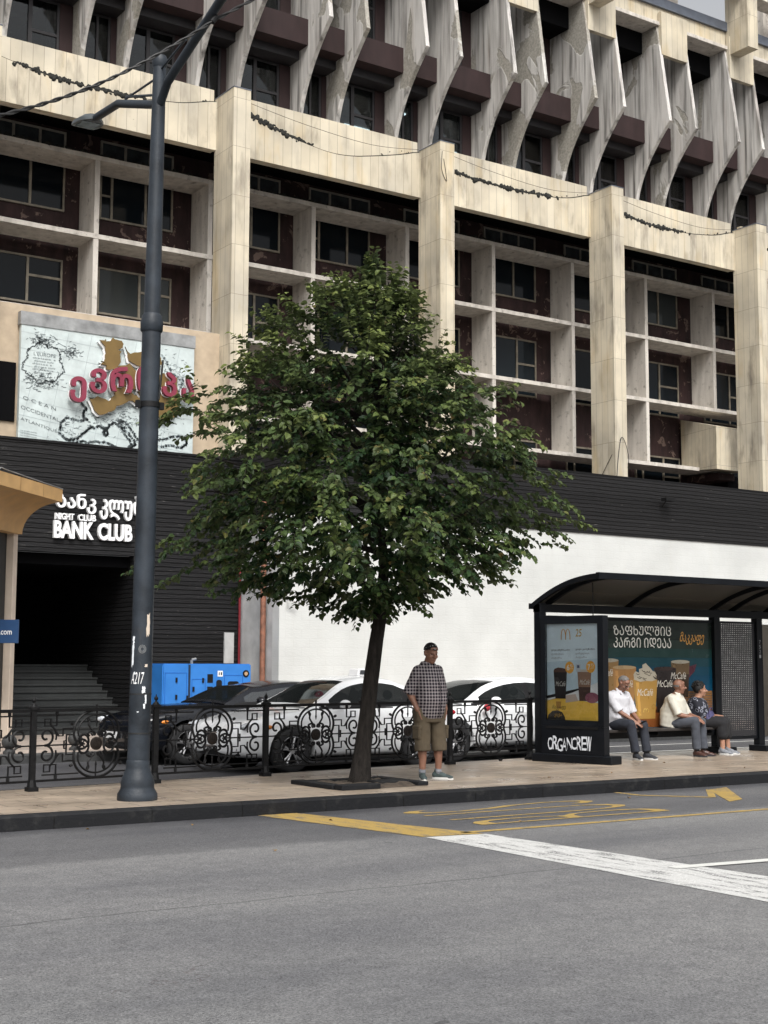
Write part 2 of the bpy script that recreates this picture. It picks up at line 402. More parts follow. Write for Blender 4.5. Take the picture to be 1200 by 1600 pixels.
    c = t.mix(t.math('MULTIPLY', scr, 0.6), c, (0.28, 0.27, 0.25, 1))
    c = t.mix(gap, (0.004, 0.004, 0.004, 1), c)
    t.bump(t.math('ADD', gap, t.math('MULTIPLY', t.noise(9, 5, stretch=(.6, .6, 4)), .7)), 0.9, 0.025); MAT['boards'] = t.fin(c, 0.6, spec=0.2)
    # white painted wall
    t = NT('whitewashed_wall'); x, y, z = t.xyz()
    col, fac = t.brick(t.vec(t.math('ADD', x, y), z, 0.0), 0.42, 0.2, 0.012, 0.5, (1, 1, 1, 1), (0.985, 0.985, 0.985, 1), (0.97, 0.97, 0.97, 1))
    c = t.mix(1.0, (0.525, 0.535, 0.52, 1), col, 'MULTIPLY')
    c = t.mix(1.0, c, t.ramp(t.noise(0.9, 5), [(0.3, (.9, .9, .9, 1)), (0.7, (1.05, 1.05, 1.05, 1))]), 'MULTIPLY')
    c = t.mix(t.step(t.noise(7, 6, stretch=(.7, .7, 3), rough=0.7), 0.66, 0.74), c, (0.36, 0.36, 0.345, 1))
    dz = t.math('MULTIPLY_ADD', t.noise(1.6, 5, stretch=(1, 1, .2)), 1.6, t.math('MULTIPLY', z, -0.9)); c = t.mix(t.math('MULTIPLY', t.step(dz, .1, 1.0), .45), c, (0.36, 0.34, 0.3, 1))
    c = t.mix(t.math('MULTIPLY', t.step(t.noise(.8, 6, stretch=(3, 3, .18)), .56, .8), .3), c, (0.45, 0.44, 0.4, 1))
    t.bump(t.math('ADD', t.math('MULTIPLY', fac, -0.12), t.math('MULTIPLY', t.noise(20, 5, stretch=(.5, .5, 3)), 0.8)), 0.3, 0.02); MAT['whitewall'] = t.fin(c, 0.7, spec=0.3)
    # glass
    t = NT('dark_window_glass'); c = t.ramp(t.rand, [(0.0, (0.002, 0.003, 0.004, 1)), (0.7, (0.006, 0.009, 0.012, 1)), (0.9, (0.016, 0.021, 0.025, 1)), (1.0, (0.04, 0.045, 0.045, 1))])
    t.bump(t.noise(1.5, 1), 0.05, 0.02); MAT['glass'] = t.fin(c, 0.06, spec=0.16)
    t = NT('office_glass'); t.b.inputs['Transmission Weight'].default_value = 0.0
    gl = t.n('ShaderNodeBsdfGlossy'); gl.inputs['Roughness'].default_value = 0.03; tr = t.n('ShaderNodeBsdfTransparent'); tr.inputs['Color'].default_value = (0.5, 0.54, 0.56, 1)
    fr = t.n('ShaderNodeFresnel'); fr.inputs['IOR'].default_value = 1.45; mx = t.n('ShaderNodeMixShader')
    t.l(fr.outputs[0], mx.inputs[0]); t.l(tr.outputs[0], mx.inputs[1]); t.l(gl.outputs[0], mx.inputs[2])
    out = [q for q in t.t.nodes if q.type == 'OUTPUT_MATERIAL'][0]; t.l(mx.outputs[0], out.inputs['Surface']); MAT['clear_glass'] = t.m
    t = NT('case_glass')
    gl = t.n('ShaderNodeBsdfGlossy'); gl.inputs['Roughness'].default_value = 0.03; tr = t.n('ShaderNodeBsdfTransparent'); tr.inputs['Color'].default_value = (0.96, 0.97, 0.97, 1)
    fr = t.n('ShaderNodeFresnel'); fr.inputs['IOR'].default_value = 1.3; mx = t.n('ShaderNodeMixShader')
    t.l(fr.outputs[0], mx.inputs[0]); t.l(tr.outputs[0], mx.inputs[1]); t.l(gl.outputs[0], mx.inputs[2])
    out = [q for q in t.t.nodes if q.type == 'OUTPUT_MATERIAL'][0]; t.l(mx.outputs[0], out.inputs['Surface']); MAT['case_glass'] = t.m
    t = NT('smoked_glass')
    gl = t.n('ShaderNodeBsdfGlossy'); gl.inputs['Roughness'].default_value = 0.3; tr = t.n('ShaderNodeBsdfTransparent'); tr.inputs['Color'].default_value = (0.58, 0.55, 0.50, 1)
    fr = t.n('ShaderNodeFresnel'); fr.inputs['IOR'].default_value = 1.45; mx = t.n('ShaderNodeMixShader')
    t.l(fr.outputs[0], mx.inputs[0]); t.l(tr.outputs[0], mx.inputs[1]); t.l(gl.outputs[0], mx.inputs[2])
    out = [q for q in t.t.nodes if q.type == 'OUTPUT_MATERIAL'][0]; t.l(mx.outputs[0], out.inputs['Surface']); MAT['smoked'] = t.m
    def emit(nm, col, s):
        t = NT(nm); t.b.inputs['Emission Color'].default_value = col; t.b.inputs['Emission Strength'].default_value = s; MAT[nm] = t.fin(col, 0.5)
    emit('office_lamp', (0.9, 1.0, 1.0, 1), 3.0)
    P = lambda k, c, *a, **kw: MAT.__setitem__(k, plain(k, c, *a, **kw))
    P('alu_frame', (0.20, 0.175, 0.135, 1), 0.5, 0.2, 0.35, 5)
    P('dark_frame', (0.018, 0.016, 0.018, 1), 0.5, 0, 0.3, 6)
    P('room', (0.055, 0.052, 0.046, 1), 0.9)
    P('room_light', (0.2, 0.19, 0.16, 1), 0.9)
    P('paper', (0.72, 0.75, 0.78, 1), 0.8, 0, 0.1, 12)
    P('moss', (0.016, 0.016, 0.013, 1), 0.95, 0, 0.5, 12, 0.6, 40)
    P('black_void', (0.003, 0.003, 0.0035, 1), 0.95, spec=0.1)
    P('stone_step', (0.02, 0.022, 0.022, 1), 0.75, 0, 0.35, 5, 0.3, 25)
    P('beige_panel', (0.42, 0.335, 0.24, 1), 0.7, 0, 0.16, 3)
    P('zinc', (0.26, 0.265, 0.265, 1), 0.55, 0.3, 0.4, 3)
    P('slate_flashing', (0.11, 0.125, 0.155, 1), 0.5, 0.2, 0.2, 3)
    P('brown_pipe', (0.20, 0.085, 0.05, 1), 0.6, 0, 0.45, 7)
    P('red_pipe', (0.16, 0.012, 0.018, 1), 0.4, 0, 0.15)
    P('grey_render', (0.40, 0.40, 0.395, 1), 0.8, 0, 0.2, 2.5, 0.3, 20)
    P('iron', (0.005, 0.005, 0.0055, 1), 0.5, 0.0, 0.5, 20, 0.3, 80, spec=.22)
    P('bronze', (0.014, 0.010, 0.008, 1), 0.5, 0.2, 0.5, 30, 0.5, 60, spec=.3)
    P('lamp_paint', (0.022, 0.028, 0.036, 1), 0.5, 0.0, 0.5, 3, 0.3, 45, spec=.3)
    P('lamp_head', (0.075, 0.085, 0.09, 1), 0.4, 0.3, 0.2)
    P('lamp_lens', (0.1, 0.13, 0.13, 1), 0.15)
    P('blue_paint', (0.025, 0.16, 0.48, 1), 0.4, 0, 0.12, 2)
    P('yellow_wood', (0.52, 0.32, 0.135, 1), 0.5, 0, 0.15, 3)
    P('cream_paint', (0.58, 0.49, 0.40, 1), 0.6, 0, 0.1, 3)
    P('navy_sign', (0.018, 0.055, 0.14, 1), 0.45, 0, 0.08)
    P('white_letter', (0.8, 0.8, 0.8, 1), 0.5, 0, 0.04)
    P('red_letter', (0.20, 0.022, 0.048, 1), 0.45, 0, 0.12, 4)
    P('gold_sheet', (0.18, 0.115, 0.038, 1), 0.42, 0.35, 0.15, 3)
    P('cable', (0.012, 0.012, 0.012, 1), 0.6)
    P('dark_stone', (0.036, 0.037, 0.037, 1), 0.7, 0, 0.4, 8, .4, 30)
    P('soil', (0.06, 0.045, 0.032, 1), 0.95, 0, 0.5, 14, 0.8, 40)
    P('shelter_paint', (0.0045, 0.0055, 0.0075, 1), 0.4, 0, 0.2, 5, spec=.2)
    P('bench_wood', (0.028, 0.024, 0.022, 1), 0.6, 0, 0.3)
    P('chrome', (0.6, 0.6, 0.62, 1), 0.18, 1.0, 0.05)
    P('rim_alloy', (0.42, 0.42, 0.43, 1), 0.28, 0.85, 0.08)
    P('tyre', (0.014, 0.014, 0.015, 1), 0.8, 0, 0.3, 20, .2)
    P('plastic_black', (0.006, 0.006, 0.0065, 1), 0.5, spec=.25)
    P('car_white', (0.82, 0.83, 0.84, 1), 0.25, 0, 0.02, 2, coat=1.0)
    P('car_black', (0.004, 0.005, 0.008, 1), 0.2, 0, 0.1, 2, spec=.3, coat=.35)
    P('car_dirt', (0.22, 0.2, 0.18, 1), 0.8, 0, 0.3, 6)
    P('headlight', (0.55, 0.57, 0.6, 1), 0.08, 0.3, 0.25, 30)
    P('tail_red', (0.35, 0.012, 0.02, 1), 0.15)
    P('amber', (0.6, 0.2, 0.03, 1), 0.2)
    P('plate_white', (0.7, 0.7, 0.7, 1), 0.4, 0, 0.03)
    t = NT('car_glass'); t.b.inputs['Alpha'].default_value = 0.88; MAT['car_glass'] = t.fin((0.004, 0.006, 0.006, 1), 0.03, spec=0.22)
    t = NT('bright_glass'); t.b.inputs['Alpha'].default_value = 0.9; MAT['bright_glass'] = t.fin((0.02, 0.024, 0.026, 1), 0.04, spec=1.6 if False else 1.0, coat=.6)
    P('strip_glass', (0.05, 0.056, 0.06, 1), 0.15, 0, .4, 3, spec=.4)  # paler pane copy: light missing under the soffit put into the colour
    P('strip_frame', (0.34, 0.31, 0.26, 1), 0.5)  # frame copy brightened the same way against the soffit's shade
    P('seat_cloth', (0.03, 0.028, 0.026, 1), 0.9)
    P('skin', (0.36, 0.19, 0.125, 1), 0.5, 0, 0.12, 14)
    P('skin_tan', (0.235, 0.115, 0.075, 1), 0.5, 0, 0.12, 14)
    P('eye', (0.015, 0.01, 0.008, 1), 0.2)
    P('grey_hair', (0.16, 0.15, 0.145, 1), 0.8, 0, 0.4, 60, .6, 140)
    P('black_hair', (0.008, 0.007, 0.007, 1), 0.55, 0, 0.4, 60, .6, 140)
    P('white_shirt', (0.52, 0.52, 0.55, 1), 0.85, 0, 0.05, 4, .35, 9)
    P('cream_shirt', (0.54, 0.52, 0.45, 1), 0.85, 0, 0.05, 4, .35, 9)
    P('khaki', (0.088, 0.068, 0.043, 1), 0.9, 0, 0.2, 5, .4, 10)
    P('navy_trousers', (0.018, 0.021, 0.03, 1), 0.9, 0, 0.25, 6, .4, 10)
    P('grey_trousers', (0.052, 0.058, 0.072, 1), 0.9, 0, 0.2, 6, .4, 10)
    P('black_skirt', (0.01, 0.01, 0.012, 1), 0.9, 0, 0.25, 6, .4, 10)
    P('purple_bag', (0.05, 0.046, 0.115, 1), 0.6, 0, 0.25, 5, .3, 12)
    P('shoe_green', (0.05, 0.072, 0.072, 1), 0.75, 0, 0.4, 20)
    P('shoe_brown', (0.055, 0.024, 0.018, 1), 0.4, 0, 0.3, 8)
    P('shoe_grey', (0.18, 0.19, 0.21, 1), 0.7, 0, 0.2, 20)
    P('shoe_dark', (0.02, 0.022, 0.028, 1), 0.7, 0, 0.3, 20)
    P('sole', (0.6, 0.6, 0.58, 1), 0.7, 0, 0.1)
    P('sock', (0.01, 0.01, 0.012, 1), 0.9)
    # plaid shirt
    t = NT('plaid_shirt'); x, y, z = t.xyz()
    def band(v, per, w):
        return t.math('LESS_THAN', t.math('FRACT', t.math('DIVIDE', t.math('ADD', v, 5.0), per)), w)
    u = t.math('ADD', x, t.math('MULTIPLY', y, -0.45))
    a = band(u, 0.042, 0.62); b = band(z, 0.042, 0.58)
    c = t.mix(a, (0.36, 0.33, 0.33, 1), (0.06, 0.042, 0.06, 1)); d = t.mix(b, (0.36, 0.33, 0.33, 1), (0.05, 0.035, 0.05, 1))
    c = t.mix(0.5, c, d); c = t.mix(t.math('MULTIPLY', a, b), c, (0.014, 0.011, 0.018, 1))
    t.bump(t.noise(9, 3), .35, .02); MAT['plaid'] = t.fin(c, 0.9, spec=0.2)
    t = NT('patterned_blouse')
    v = t.n('ShaderNodeTexVoronoi'); v.inputs['Scale'].default_value = 15; t.l(t.obj, v.inputs['Vector'])
    ring = t.math('MULTIPLY', t.math('GREATER_THAN', v.outputs['Distance'], 0.28), t.math('LESS_THAN', v.outputs['Distance'], 0.42))
    MAT['blouse'] = t.fin(t.mix(ring, (0.011, 0.012, 0.02, 1), (0.24, 0.25, 0.3, 1)), 0.85)
    t = NT('bandana_cloth')
    v = t.n('ShaderNodeTexVoronoi'); v.inputs['Scale'].default_value = 26; t.l(t.obj, v.inputs['Vector'])
    MAT['bandana'] = t.fin(t.mix(t.math('LESS_THAN', v.outputs['Distance'], 0.22), (0.009, 0.009, 0.011, 1), (0.42, 0.42, 0.4, 1)), 0.85)
    # leaves: colour differs leaf to leaf
    t = NT('linden_leaf'); gi = t.n('ShaderNodeNewGeometry')
    c = t.ramp(gi.outputs['Random Per Island'], [(0.0, (0.008, 0.021, 0.009, 1)), (0.4, (0.016, 0.038, 0.014, 1)), (0.78, (0.028, 0.058, 0.018, 1)), (0.95, (0.06, 0.10, 0.028, 1)), (1.0, (0.14, 0.10, 0.035, 1))])
    at = t.n('ShaderNodeAttribute'); at.attribute_name = 'young'
    c = t.mix(at.outputs['Fac'], c, t.mix(0.85, c, (0.14, 0.17, 0.042, 1)))  # yellower young tips; crown top and outside also painted as if lit
    c = t.mix(gi.outputs['Backfacing'], c, t.mix(0.5, c, (0.12, 0.15, 0.075, 1)))
    tl = t.n('ShaderNodeBsdfTranslucent'); t.l(c, tl.inputs['Color']); ms = t.n('ShaderNodeMixShader'); ms.inputs[0].default_value = 0.22
    out = [q for q in t.t.nodes if q.type == 'OUTPUT_MATERIAL'][0]
    t.fin(c, 0.5, spec=0.22); t.l(t.b.outputs[0], ms.inputs[1]); t.l(tl.outputs[0], ms.inputs[2]); t.l(ms.outputs[0], out.inputs['Surface']); MAT['leaf'] = t.m
    t = NT('tree_bark')
    c = t.ramp(t.noise(7, 6, stretch=(3, 3, 0.7), rough=0.7), [(0.3, (0.007, 0.006, 0.0055, 1)), (0.7, (0.034, 0.029, 0.025, 1))])
    t.bump(t.noise(9, 5, stretch=(3, 3, 0.6), rough=.7), 1.0, 0.03); MAT['bark'] = t.fin(c, 0.9, spec=0.2)
    P('dry_leaf', (0.2, 0.12, 0.045, 1), 0.8, 0, 0.4, 30)
    # perforated metal screen of the shelter
    t = NT('perforated_screen'); x, y, z = t.xyz()
    def hole(v, per, w): return t.math('LESS_THAN', t.math('FRACT', t.math('DIVIDE', t.math('ADD', v, 50.0), per)), w)
    pch = t.noise(9, 3, stretch=(1, 1, 1.6)); h = t.math('MULTIPLY', hole(x, 0.047, t.math('MULTIPLY_ADD', pch, 0.4, 0.0)), hole(z, 0.036, t.math('MULTIPLY_ADD', pch, .4, .12)))
    tr = t.n('ShaderNodeBsdfTransparent'); ms = t.n('ShaderNodeMixShader'); t.l(h, ms.inputs[0])
    out = [q for q in t.t.nodes if q.type == 'OUTPUT_MATERIAL'][0]
    t.fin((0.015, 0.015, 0.018, 1), 0.5); t.l(t.b.outputs[0], ms.inputs[1]); t.l(tr.outputs[0], ms.inputs[2]); t.l(ms.outputs[0], out.inputs['Surface']); MAT['screen'] = t.m
mk_materials()
_ink = {}
def ink(r, g, b, rough=0.35, var=0.06):
    """printed ink / paint of a given sRGB tone"""
    k = (r, g, b, rough)
    if k not in _ink: _ink[k] = plain('ink_%d_%d_%d' % (r, g, b), sr(r, g, b), rough, 0, var, 4)
    return _ink[k]
# ================================================================== GROUND
def structure(o): return tag(o, kind='structure')
m = MB(); m.add([(-150, -150, 0), (300, -150, 0), (300, 300, 0), (-150, 300, 0)], [(0, 1, 2, 3)])
structure(m.build('road', MAT['asphalt']))
YK = 13.5                                                      # kerb face of the platform
def back_edge(x): return min(17.75, 16.32 + 0.15 * (x - 6.0)) if x > -2 else 15.12
xs = [-40, -2, 2, 6, 10, 15.5, 90]
m = MB()
poly = [(-40, YK + 0.16), (90, YK + 0.16)] + [(x, back_edge(x)) for x in reversed(xs)]
m.prism(poly, 'z', -0.05, 0.148); structure(m.build('platform', MAT['paving']))
m = MB(); m.prism([(YK, -0.05), (YK + 0.16, -0.05), (YK + 0.16, 0.15), (YK + 0.03, 0.15), (YK, 0.125)], 'x', -40, 90)
structure(m.build('kerb', MAT['kerb']))
m = MB()
for k in range(len(xs) - 1):
    a, b = xs[k], xs[k + 1]
    m.obox((a, back_edge(a), -0.05), (b - a, back_edge(b) - back_edge(a), 0), (0, 0.14, 0), (0, 0, 0.19))
structure(m.build('back_kerb', MAT['kerb']))
m = MB(); m.box(-40, 100, 22.68, 60, -0.05, 0.148); structure(m.build('pavement', MAT['far_paving']))
m = MB(); m.prism([(22.5, -0.05), (22.68, -0.05), (22.68, 0.155), (22.53, 0.155), (22.5, 0.13)], 'x', -40, 100)
structure(m.build('far_kerb', MAT['dark_stone']))
# ------------------------------------------------------------------ painted markings, sheets 4 mm up
def sheet(pts, z=0.004):
    return [(p[0], p[1], z) for p in pts]
def marking(name, polys, mat, z=0.004):
    m = MB()
    for p in polys: m.add(sheet(p, z), [list(range(len(p)))])
    return structure(m.build(name, MAT[mat]))
def seg(a, b, w):
    a = Vector(a[:2]); b = Vector(b[:2]); d = (b - a).normalized(); n = Vector((-d.y, d.x)) * (w / 2)
    return [a - n, b - n, b + n, a + n]
# the stop line: yellow across the bus lane, white across the road
pA0, pA1 = G(386, 1272.5), G(442, 1268.5); pB0, pB1 = G(660, 1308), G(756, 1303)
pC0, pC1 = G(1200, 1410), G(1200, 1370)
marking('yellow_stop_line', [[(p.x, p.y) for p in (pA0, pB0, pB1, pA1)]], 'paint_yellow')
dC = (pC0 - pB0); e0 = pB0 + dC * 1.9; dD = (pC1 - pB1); e1 = pB1 + dD * 1.9
marking('white_stop_line', [[(p.x, p.y) for p in (pB0 + dC * 0.008, e0, e1, pB1 + dD * 0.008)]], 'paint_white')
marking('yellow_lane_line', [seg(G(722, 1301.5), G(1200, 1264.5) + (G(1200, 1264.5) - G(722, 1301.5)) * 6, 0.10)], 'paint_yellow')
a, b = G(1050, 1357), G(1200, 1345)
marking('white_lane_line', [seg(a, b + (b - a) * 9, 0.13)], 'paint_white_solid', 0.008)
# BUS lettering read by drivers coming from the right, letters stretched along the lane
vs, fs = fit_text('BUS', 0, 1, 0, 1, bold=-0.02)
m = MB(); m.add([(11.75 - 2.75 * v[1], 11.5 + 1.5 * v[0], 0.004) for v in vs], fs); structure(m.build('bus_lettering', MAT['paint_yellow'], norm=False))
m = MB()
arrow = [G(948, 1237), G(1000, 1243), G(1113, 1246), G(1108, 1234)]
for p, q in zip(arrow, arrow[1:]): m.add(sheet(seg(p, q, 0.09)), [(0, 1, 2, 3)])
m.add([tuple(G(*q)) [:2] + (0.0045,) for q in ((1108, 1234), (1135, 1230.5), (1160, 1249), (1140, 1253), (1122, 1243))], [(0, 1, 2, 3, 4)])
structure(m.build('lane_arrow', MAT['paint_yellow']))
m = MB()
for x0, x1, y in ((5, 9.5, 17.75), (11.5, 15.5, 18.2), (17.5, 30, 18.5), (-5, 3, 17.2)):
    m.add(sheet(seg((x0, y), (x1, y + 0.04 * (x1 - x0)), 0.11)), [(0, 1, 2, 3)])
for y in (19.6, 21.2):
    m.add(sheet(seg((15, y), (60, y), 0.1)), [(0, 1, 2, 3)])
structure(m.build('far_lane_line', MAT['paint_white_solid']))

# ================================================================== BUILDING
PER = 6.27                                                     # bay
XE0 = 15.55 - PER                                              # front left corner of the first column
NB = 7                                                         # columns -1 .. 6
bld = thing('office_building', 'brutalist office block with stone columns, concrete window grid and curved concrete fins', 'building', (9.0, 29.5, 0))
YC, YF, YG, YW = 29.5, 30.42, 32.0, 33.0                      # column front, fascia, grille front, window wall
YU, YT, YB = 32.35, 30.15, 31.75                               # upper wall, fin tip, fin foot
ZB = 6.35
SZ = [14.19, 12.19, 10.15, 8.10]                                # tops of the concrete shelves
def colx(k): return XE0 + PER * k
rnd = random.Random(3)
for k in range(0, NB + 1):
    x = colx(k)
    m = MB(); m.box(x, x + 0.47, YC, YC + 1.0, ZB - 1.0, 15.69); m.build('column', MAT['stone_column'], bld)
    m = MB(); m.box(x - 0.01, x + 0.48, YC - 0.01, YC + 1.0, 15.692, 15.715); m.build('column_cap', MAT['slate_flashing'], bld)
def weeds(mb, pts, n, r):
    for _ in range(n):
        p = rnd.choice(pts)
        q = Vector(p) + Vector((rnd.gauss(0, 0.14), rnd.uniform(-0.04, 0.03), rnd.gauss(0.0, 0.02)))
        s = r * rnd.uniform(0.4, 1.1)
        mb.ell(q, (s * 1.3, s * 0.6, s * rnd.uniform(.5, 1)), 5, 4, Matrix.Rotation(rnd.uniform(0, 3), 3, 'Y'))
DIP = [[(0, 15.55), (.06, 15.5), (.18, 15.3), (.32, 15.13), (.5, 15.0), (.62, 15.05), (.76, 15.24), (.9, 15.45), (1, 15.66)],
       [(0, 15.5), (.09, 15.36), (.18, 15.26), (.34, 15.22), (.55, 15.22), (.78, 15.31), (.9, 15.45), (1, 15.67)],
       [(0, 15.46), (.14, 15.3), (.3, 15.17), (.5, 15.17), (.66, 15.22), (.84, 15.35), (1, 15.63)]]
for k in range(0, NB):
    x0, x1 = colx(k) + 0.472, colx(k + 1) - 0.002
    # lower stone band with its hanging top line, upper band a hand's breadth behind
    dip = DIP[(k + 2) % 3]; n = 26
    top = []
    for i in range(n + 1):
        u = i / n
        for (a, za), (b, zb_) in zip(dip, dip[1:]):
            if a <= u <= b:
                f = (u - a) / (b - a); top.append((x0 + (x1 - x0) * u, za + (zb_ - za) * f)); break
    top = [(x, sum(top[max(0, min(n, i + j))][1] for j in (-1, 0, 1)) / 3) for i, (x, z) in enumerate(top)]
    m = MB()
    for (xa, za), (xb, zb_) in zip(top, top[1:]):
        m.add([(xa, YF, 14.36), (xb, YF, 14.36), (xb, YF, zb_), (xa, YF, za), (xa, YF + .14, 14.36), (xb, YF + .14, 14.36), (xb, YF + .14, zb_), (xa, YF + .14, za)],
              [(0, 1, 2, 3), (3, 2, 6, 7), (0, 4, 5, 1)])
    fa = m.build('fascia', MAT['stone_fascia'], bld, norm=False)
    m = MB(); m.box(x0, x1, YF + .143, YF + .30, 14.38, 15.965); m.build('fascia_parapet', MAT['stone_fascia'], bld)
    m = MB(); m.tube([(x, YF + .06, z + .012) for x, z in top], .03, 6)  # dark tube draws the ledge's gap and shadow line, not weeds
    lo, hi = [(0.12, .62), (0.02, .35), (.1, .75), (.08, .6)][k % 4]
    pts = [(x, YF + 0.04, z + 0.02) for x, z in top if lo <= (x - x0) / (x1 - x0) <= hi]
    weeds(m, pts, 170, 0.075)
    pts2 = [(x, YF + 0.06, z) for x, z in top]; weeds(m, pts2, 90, 0.028)
    tag(m.build('weeds', MAT['moss'], fa), kind='stuff')
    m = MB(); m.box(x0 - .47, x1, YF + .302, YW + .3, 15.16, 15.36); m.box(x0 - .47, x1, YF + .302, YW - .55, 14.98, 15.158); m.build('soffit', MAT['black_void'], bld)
    # concrete grille: shelves and upright fins
    fx = [colx(k) + .62, colx(k) + 3.76]
    nsh = 3 if k == 0 else 4
    for j in range(nsh):
        z = SZ[j]; m = MB()
        xa, xb = colx(k), colx(k + 1)
        if k == 4 and j == 3: xb = xa + 1.06
        # a ragged, slightly worn front edge
        nn = 24; fr = [(xa + (xb - xa) * i / nn, YG + rnd.uniform(-.012, .012)) for i in range(nn + 1)]
        m.prism(fr + [(xb, YW - .002), (xa, YW - .002)], 'z', z - 0.115, z); m.build('shelf', MAT['concrete'], bld)
        if j == 0:
            m = MB(); weeds(m, [(xa + (xb - xa) * i / 40, YG + .08, z + .02) for i in range(41)], 150, 0.07); tag(m.build('weeds', MAT['moss'], bld), kind='stuff')
    for x in fx:
        for j in range(nsh - 1):
            if k == 4 and j == 2 and x < fx[1]: continue
            m = MB(); m.box(x, x + .13, YG + 0.012, YW - .003, SZ[j + 1] + .001, SZ[j] - .116); m.build('upright', MAT['concrete'], bld)
    # painted window wall and its windows
    m = MB(); m.box(colx(k), colx(k + 1), YW + .2, YW + .3, ZB - .8, 15.155); m.build('wall_panel', MAT['oxblood'], bld)
    # windows as surveyed, bay by bay
    win = []
    for (wx, ww) in ((colx(k) + 1.36, 2.06), (colx(k) + 4.36, 2.06)):
        win.append((wx, ww, 14.20, 15.06, 'strip')); win.append((wx, ww, 12.98, 14.195, 'tall'))
        win.append((wx, ww, 10.5 if k == 0 else 9.92, 11.72, 'cross'))
        if k: win.append((wx, ww, 7.0, 8.55, 'cross'))
    for (wx, ww, s_, h_, kd) in win:
        m = MB(); Yf = YW + .14; t = 0.05
        m.box(wx, wx + ww, Yf, Yf + .058, s_, s_ + t); m.box(wx, wx + ww, Yf, Yf + .058, h_ - t, h_)
        m.box(wx, wx + t, Yf, Yf + .058, s_ + t, h_ - t); m.box(wx + ww - t, wx + ww, Yf, Yf + .058, s_ + t, h_ - t)
        div = {'strip': 3, 'tall': 2, 'cross': 2}[kd]
        if kd != 'strip' and rnd.random() < .6: div = 3
        for i in range(1, div):
            q = wx + ww * (0.56 if div == 2 else (.16 if i == 1 else .62)) if kd != 'strip' else wx + ww * i / div; m.box(q - .032, q + .032, Yf - .004, Yf + .054, s_ + t, h_ - t)
        if kd == 'cross':
            qa = wx + ww * (.56 if div == 2 else .62) + .036; m.box(qa, wx + ww - t - .001, Yf - .002, Yf + .05, (s_ + h_) / 2 + .08, (s_ + h_) / 2 + .14)
        if kd == 'tall' and div == 3: m.box(wx + t + .001, wx + ww * .16 - .036, Yf - .002, Yf + .05, (s_ + h_) / 2 + .0, (s_ + h_) / 2 + .05)
        w = m.build('window_frame', MAT['strip_frame' if kd == 'strip' else 'alu_frame'], bld)
        m = MB(); m.box(wx + .02, wx + ww - .02, Yf + .03, Yf + .04, s_ + .02, h_ - .02); m.build('pane', MAT['strip_glass' if kd == 'strip' else 'glass'], w)
    # beige spandrel under the grille
    m = MB(); m.box(x0 - .3, x1 + .3, YF - .1, YF + .1, ZB - 1.0, 6.9) if k != 0 else None
# stone balcony box in the fourth bay
x1 = colx(4)
m = MB(); m.add([(x1 + .07, YW, 8.11), (x1 + .06, YW, 9.84), (x1 - .37, 31.05, 7.93), (x1 - .37, 31.05, 9.32), (x1 + 1.3, 31.05, 7.93), (x1 + 1.3, 31.05, 9.32), (x1 + 1.3, YW, 8.11), (x1 + 1.3, YW, 9.84)],
      [(0, 1, 3, 2), (2, 3, 5, 4), (4, 5, 7, 6), (1, 7, 5, 3), (0, 2, 4, 6), (0, 6, 7, 1)])
m.build('balcony', MAT['stone_column'], bld)
m = MB(); m.box(x1 + 1.07, x1 + 2.4, 31.9, YW - .01, 6.2, 7.9); m.build('recess_shade', MAT['black_void'], bld)  # solid black box, the shade of a hollow put into its colour
m = MB(); m.box(x1 + .3, x1 + 1.05, 31.6, YW, 7.70, 7.925); m.build('balcony_corbel', MAT['oxblood'], bld)
# beige wall behind the billboard, left bay
x0 = colx(0) + .472
m = MB(); m.box(x0 - .3, colx(1) + .1, YF - .35, YF - .2, 6.0, 9.62); m.build('spandrel', MAT['beige_panel'], bld)
m = MB(); m.box(x0 - .3, x0 + .74, YF - .40, YF - .345, 6.95, 8.27); m.build('recess_shade', MAT['black_void'], bld)  # black slab on the wall paints a shaded hollow
# terrace floor behind the parapet
XL, XR = colx(0) - 4, colx(NB) + .5
m = MB(); m.box(XL, XR, YF + .302, YU + .3, 15.362, 15.6); m.build('terrace_slab', MAT['concrete'], bld)

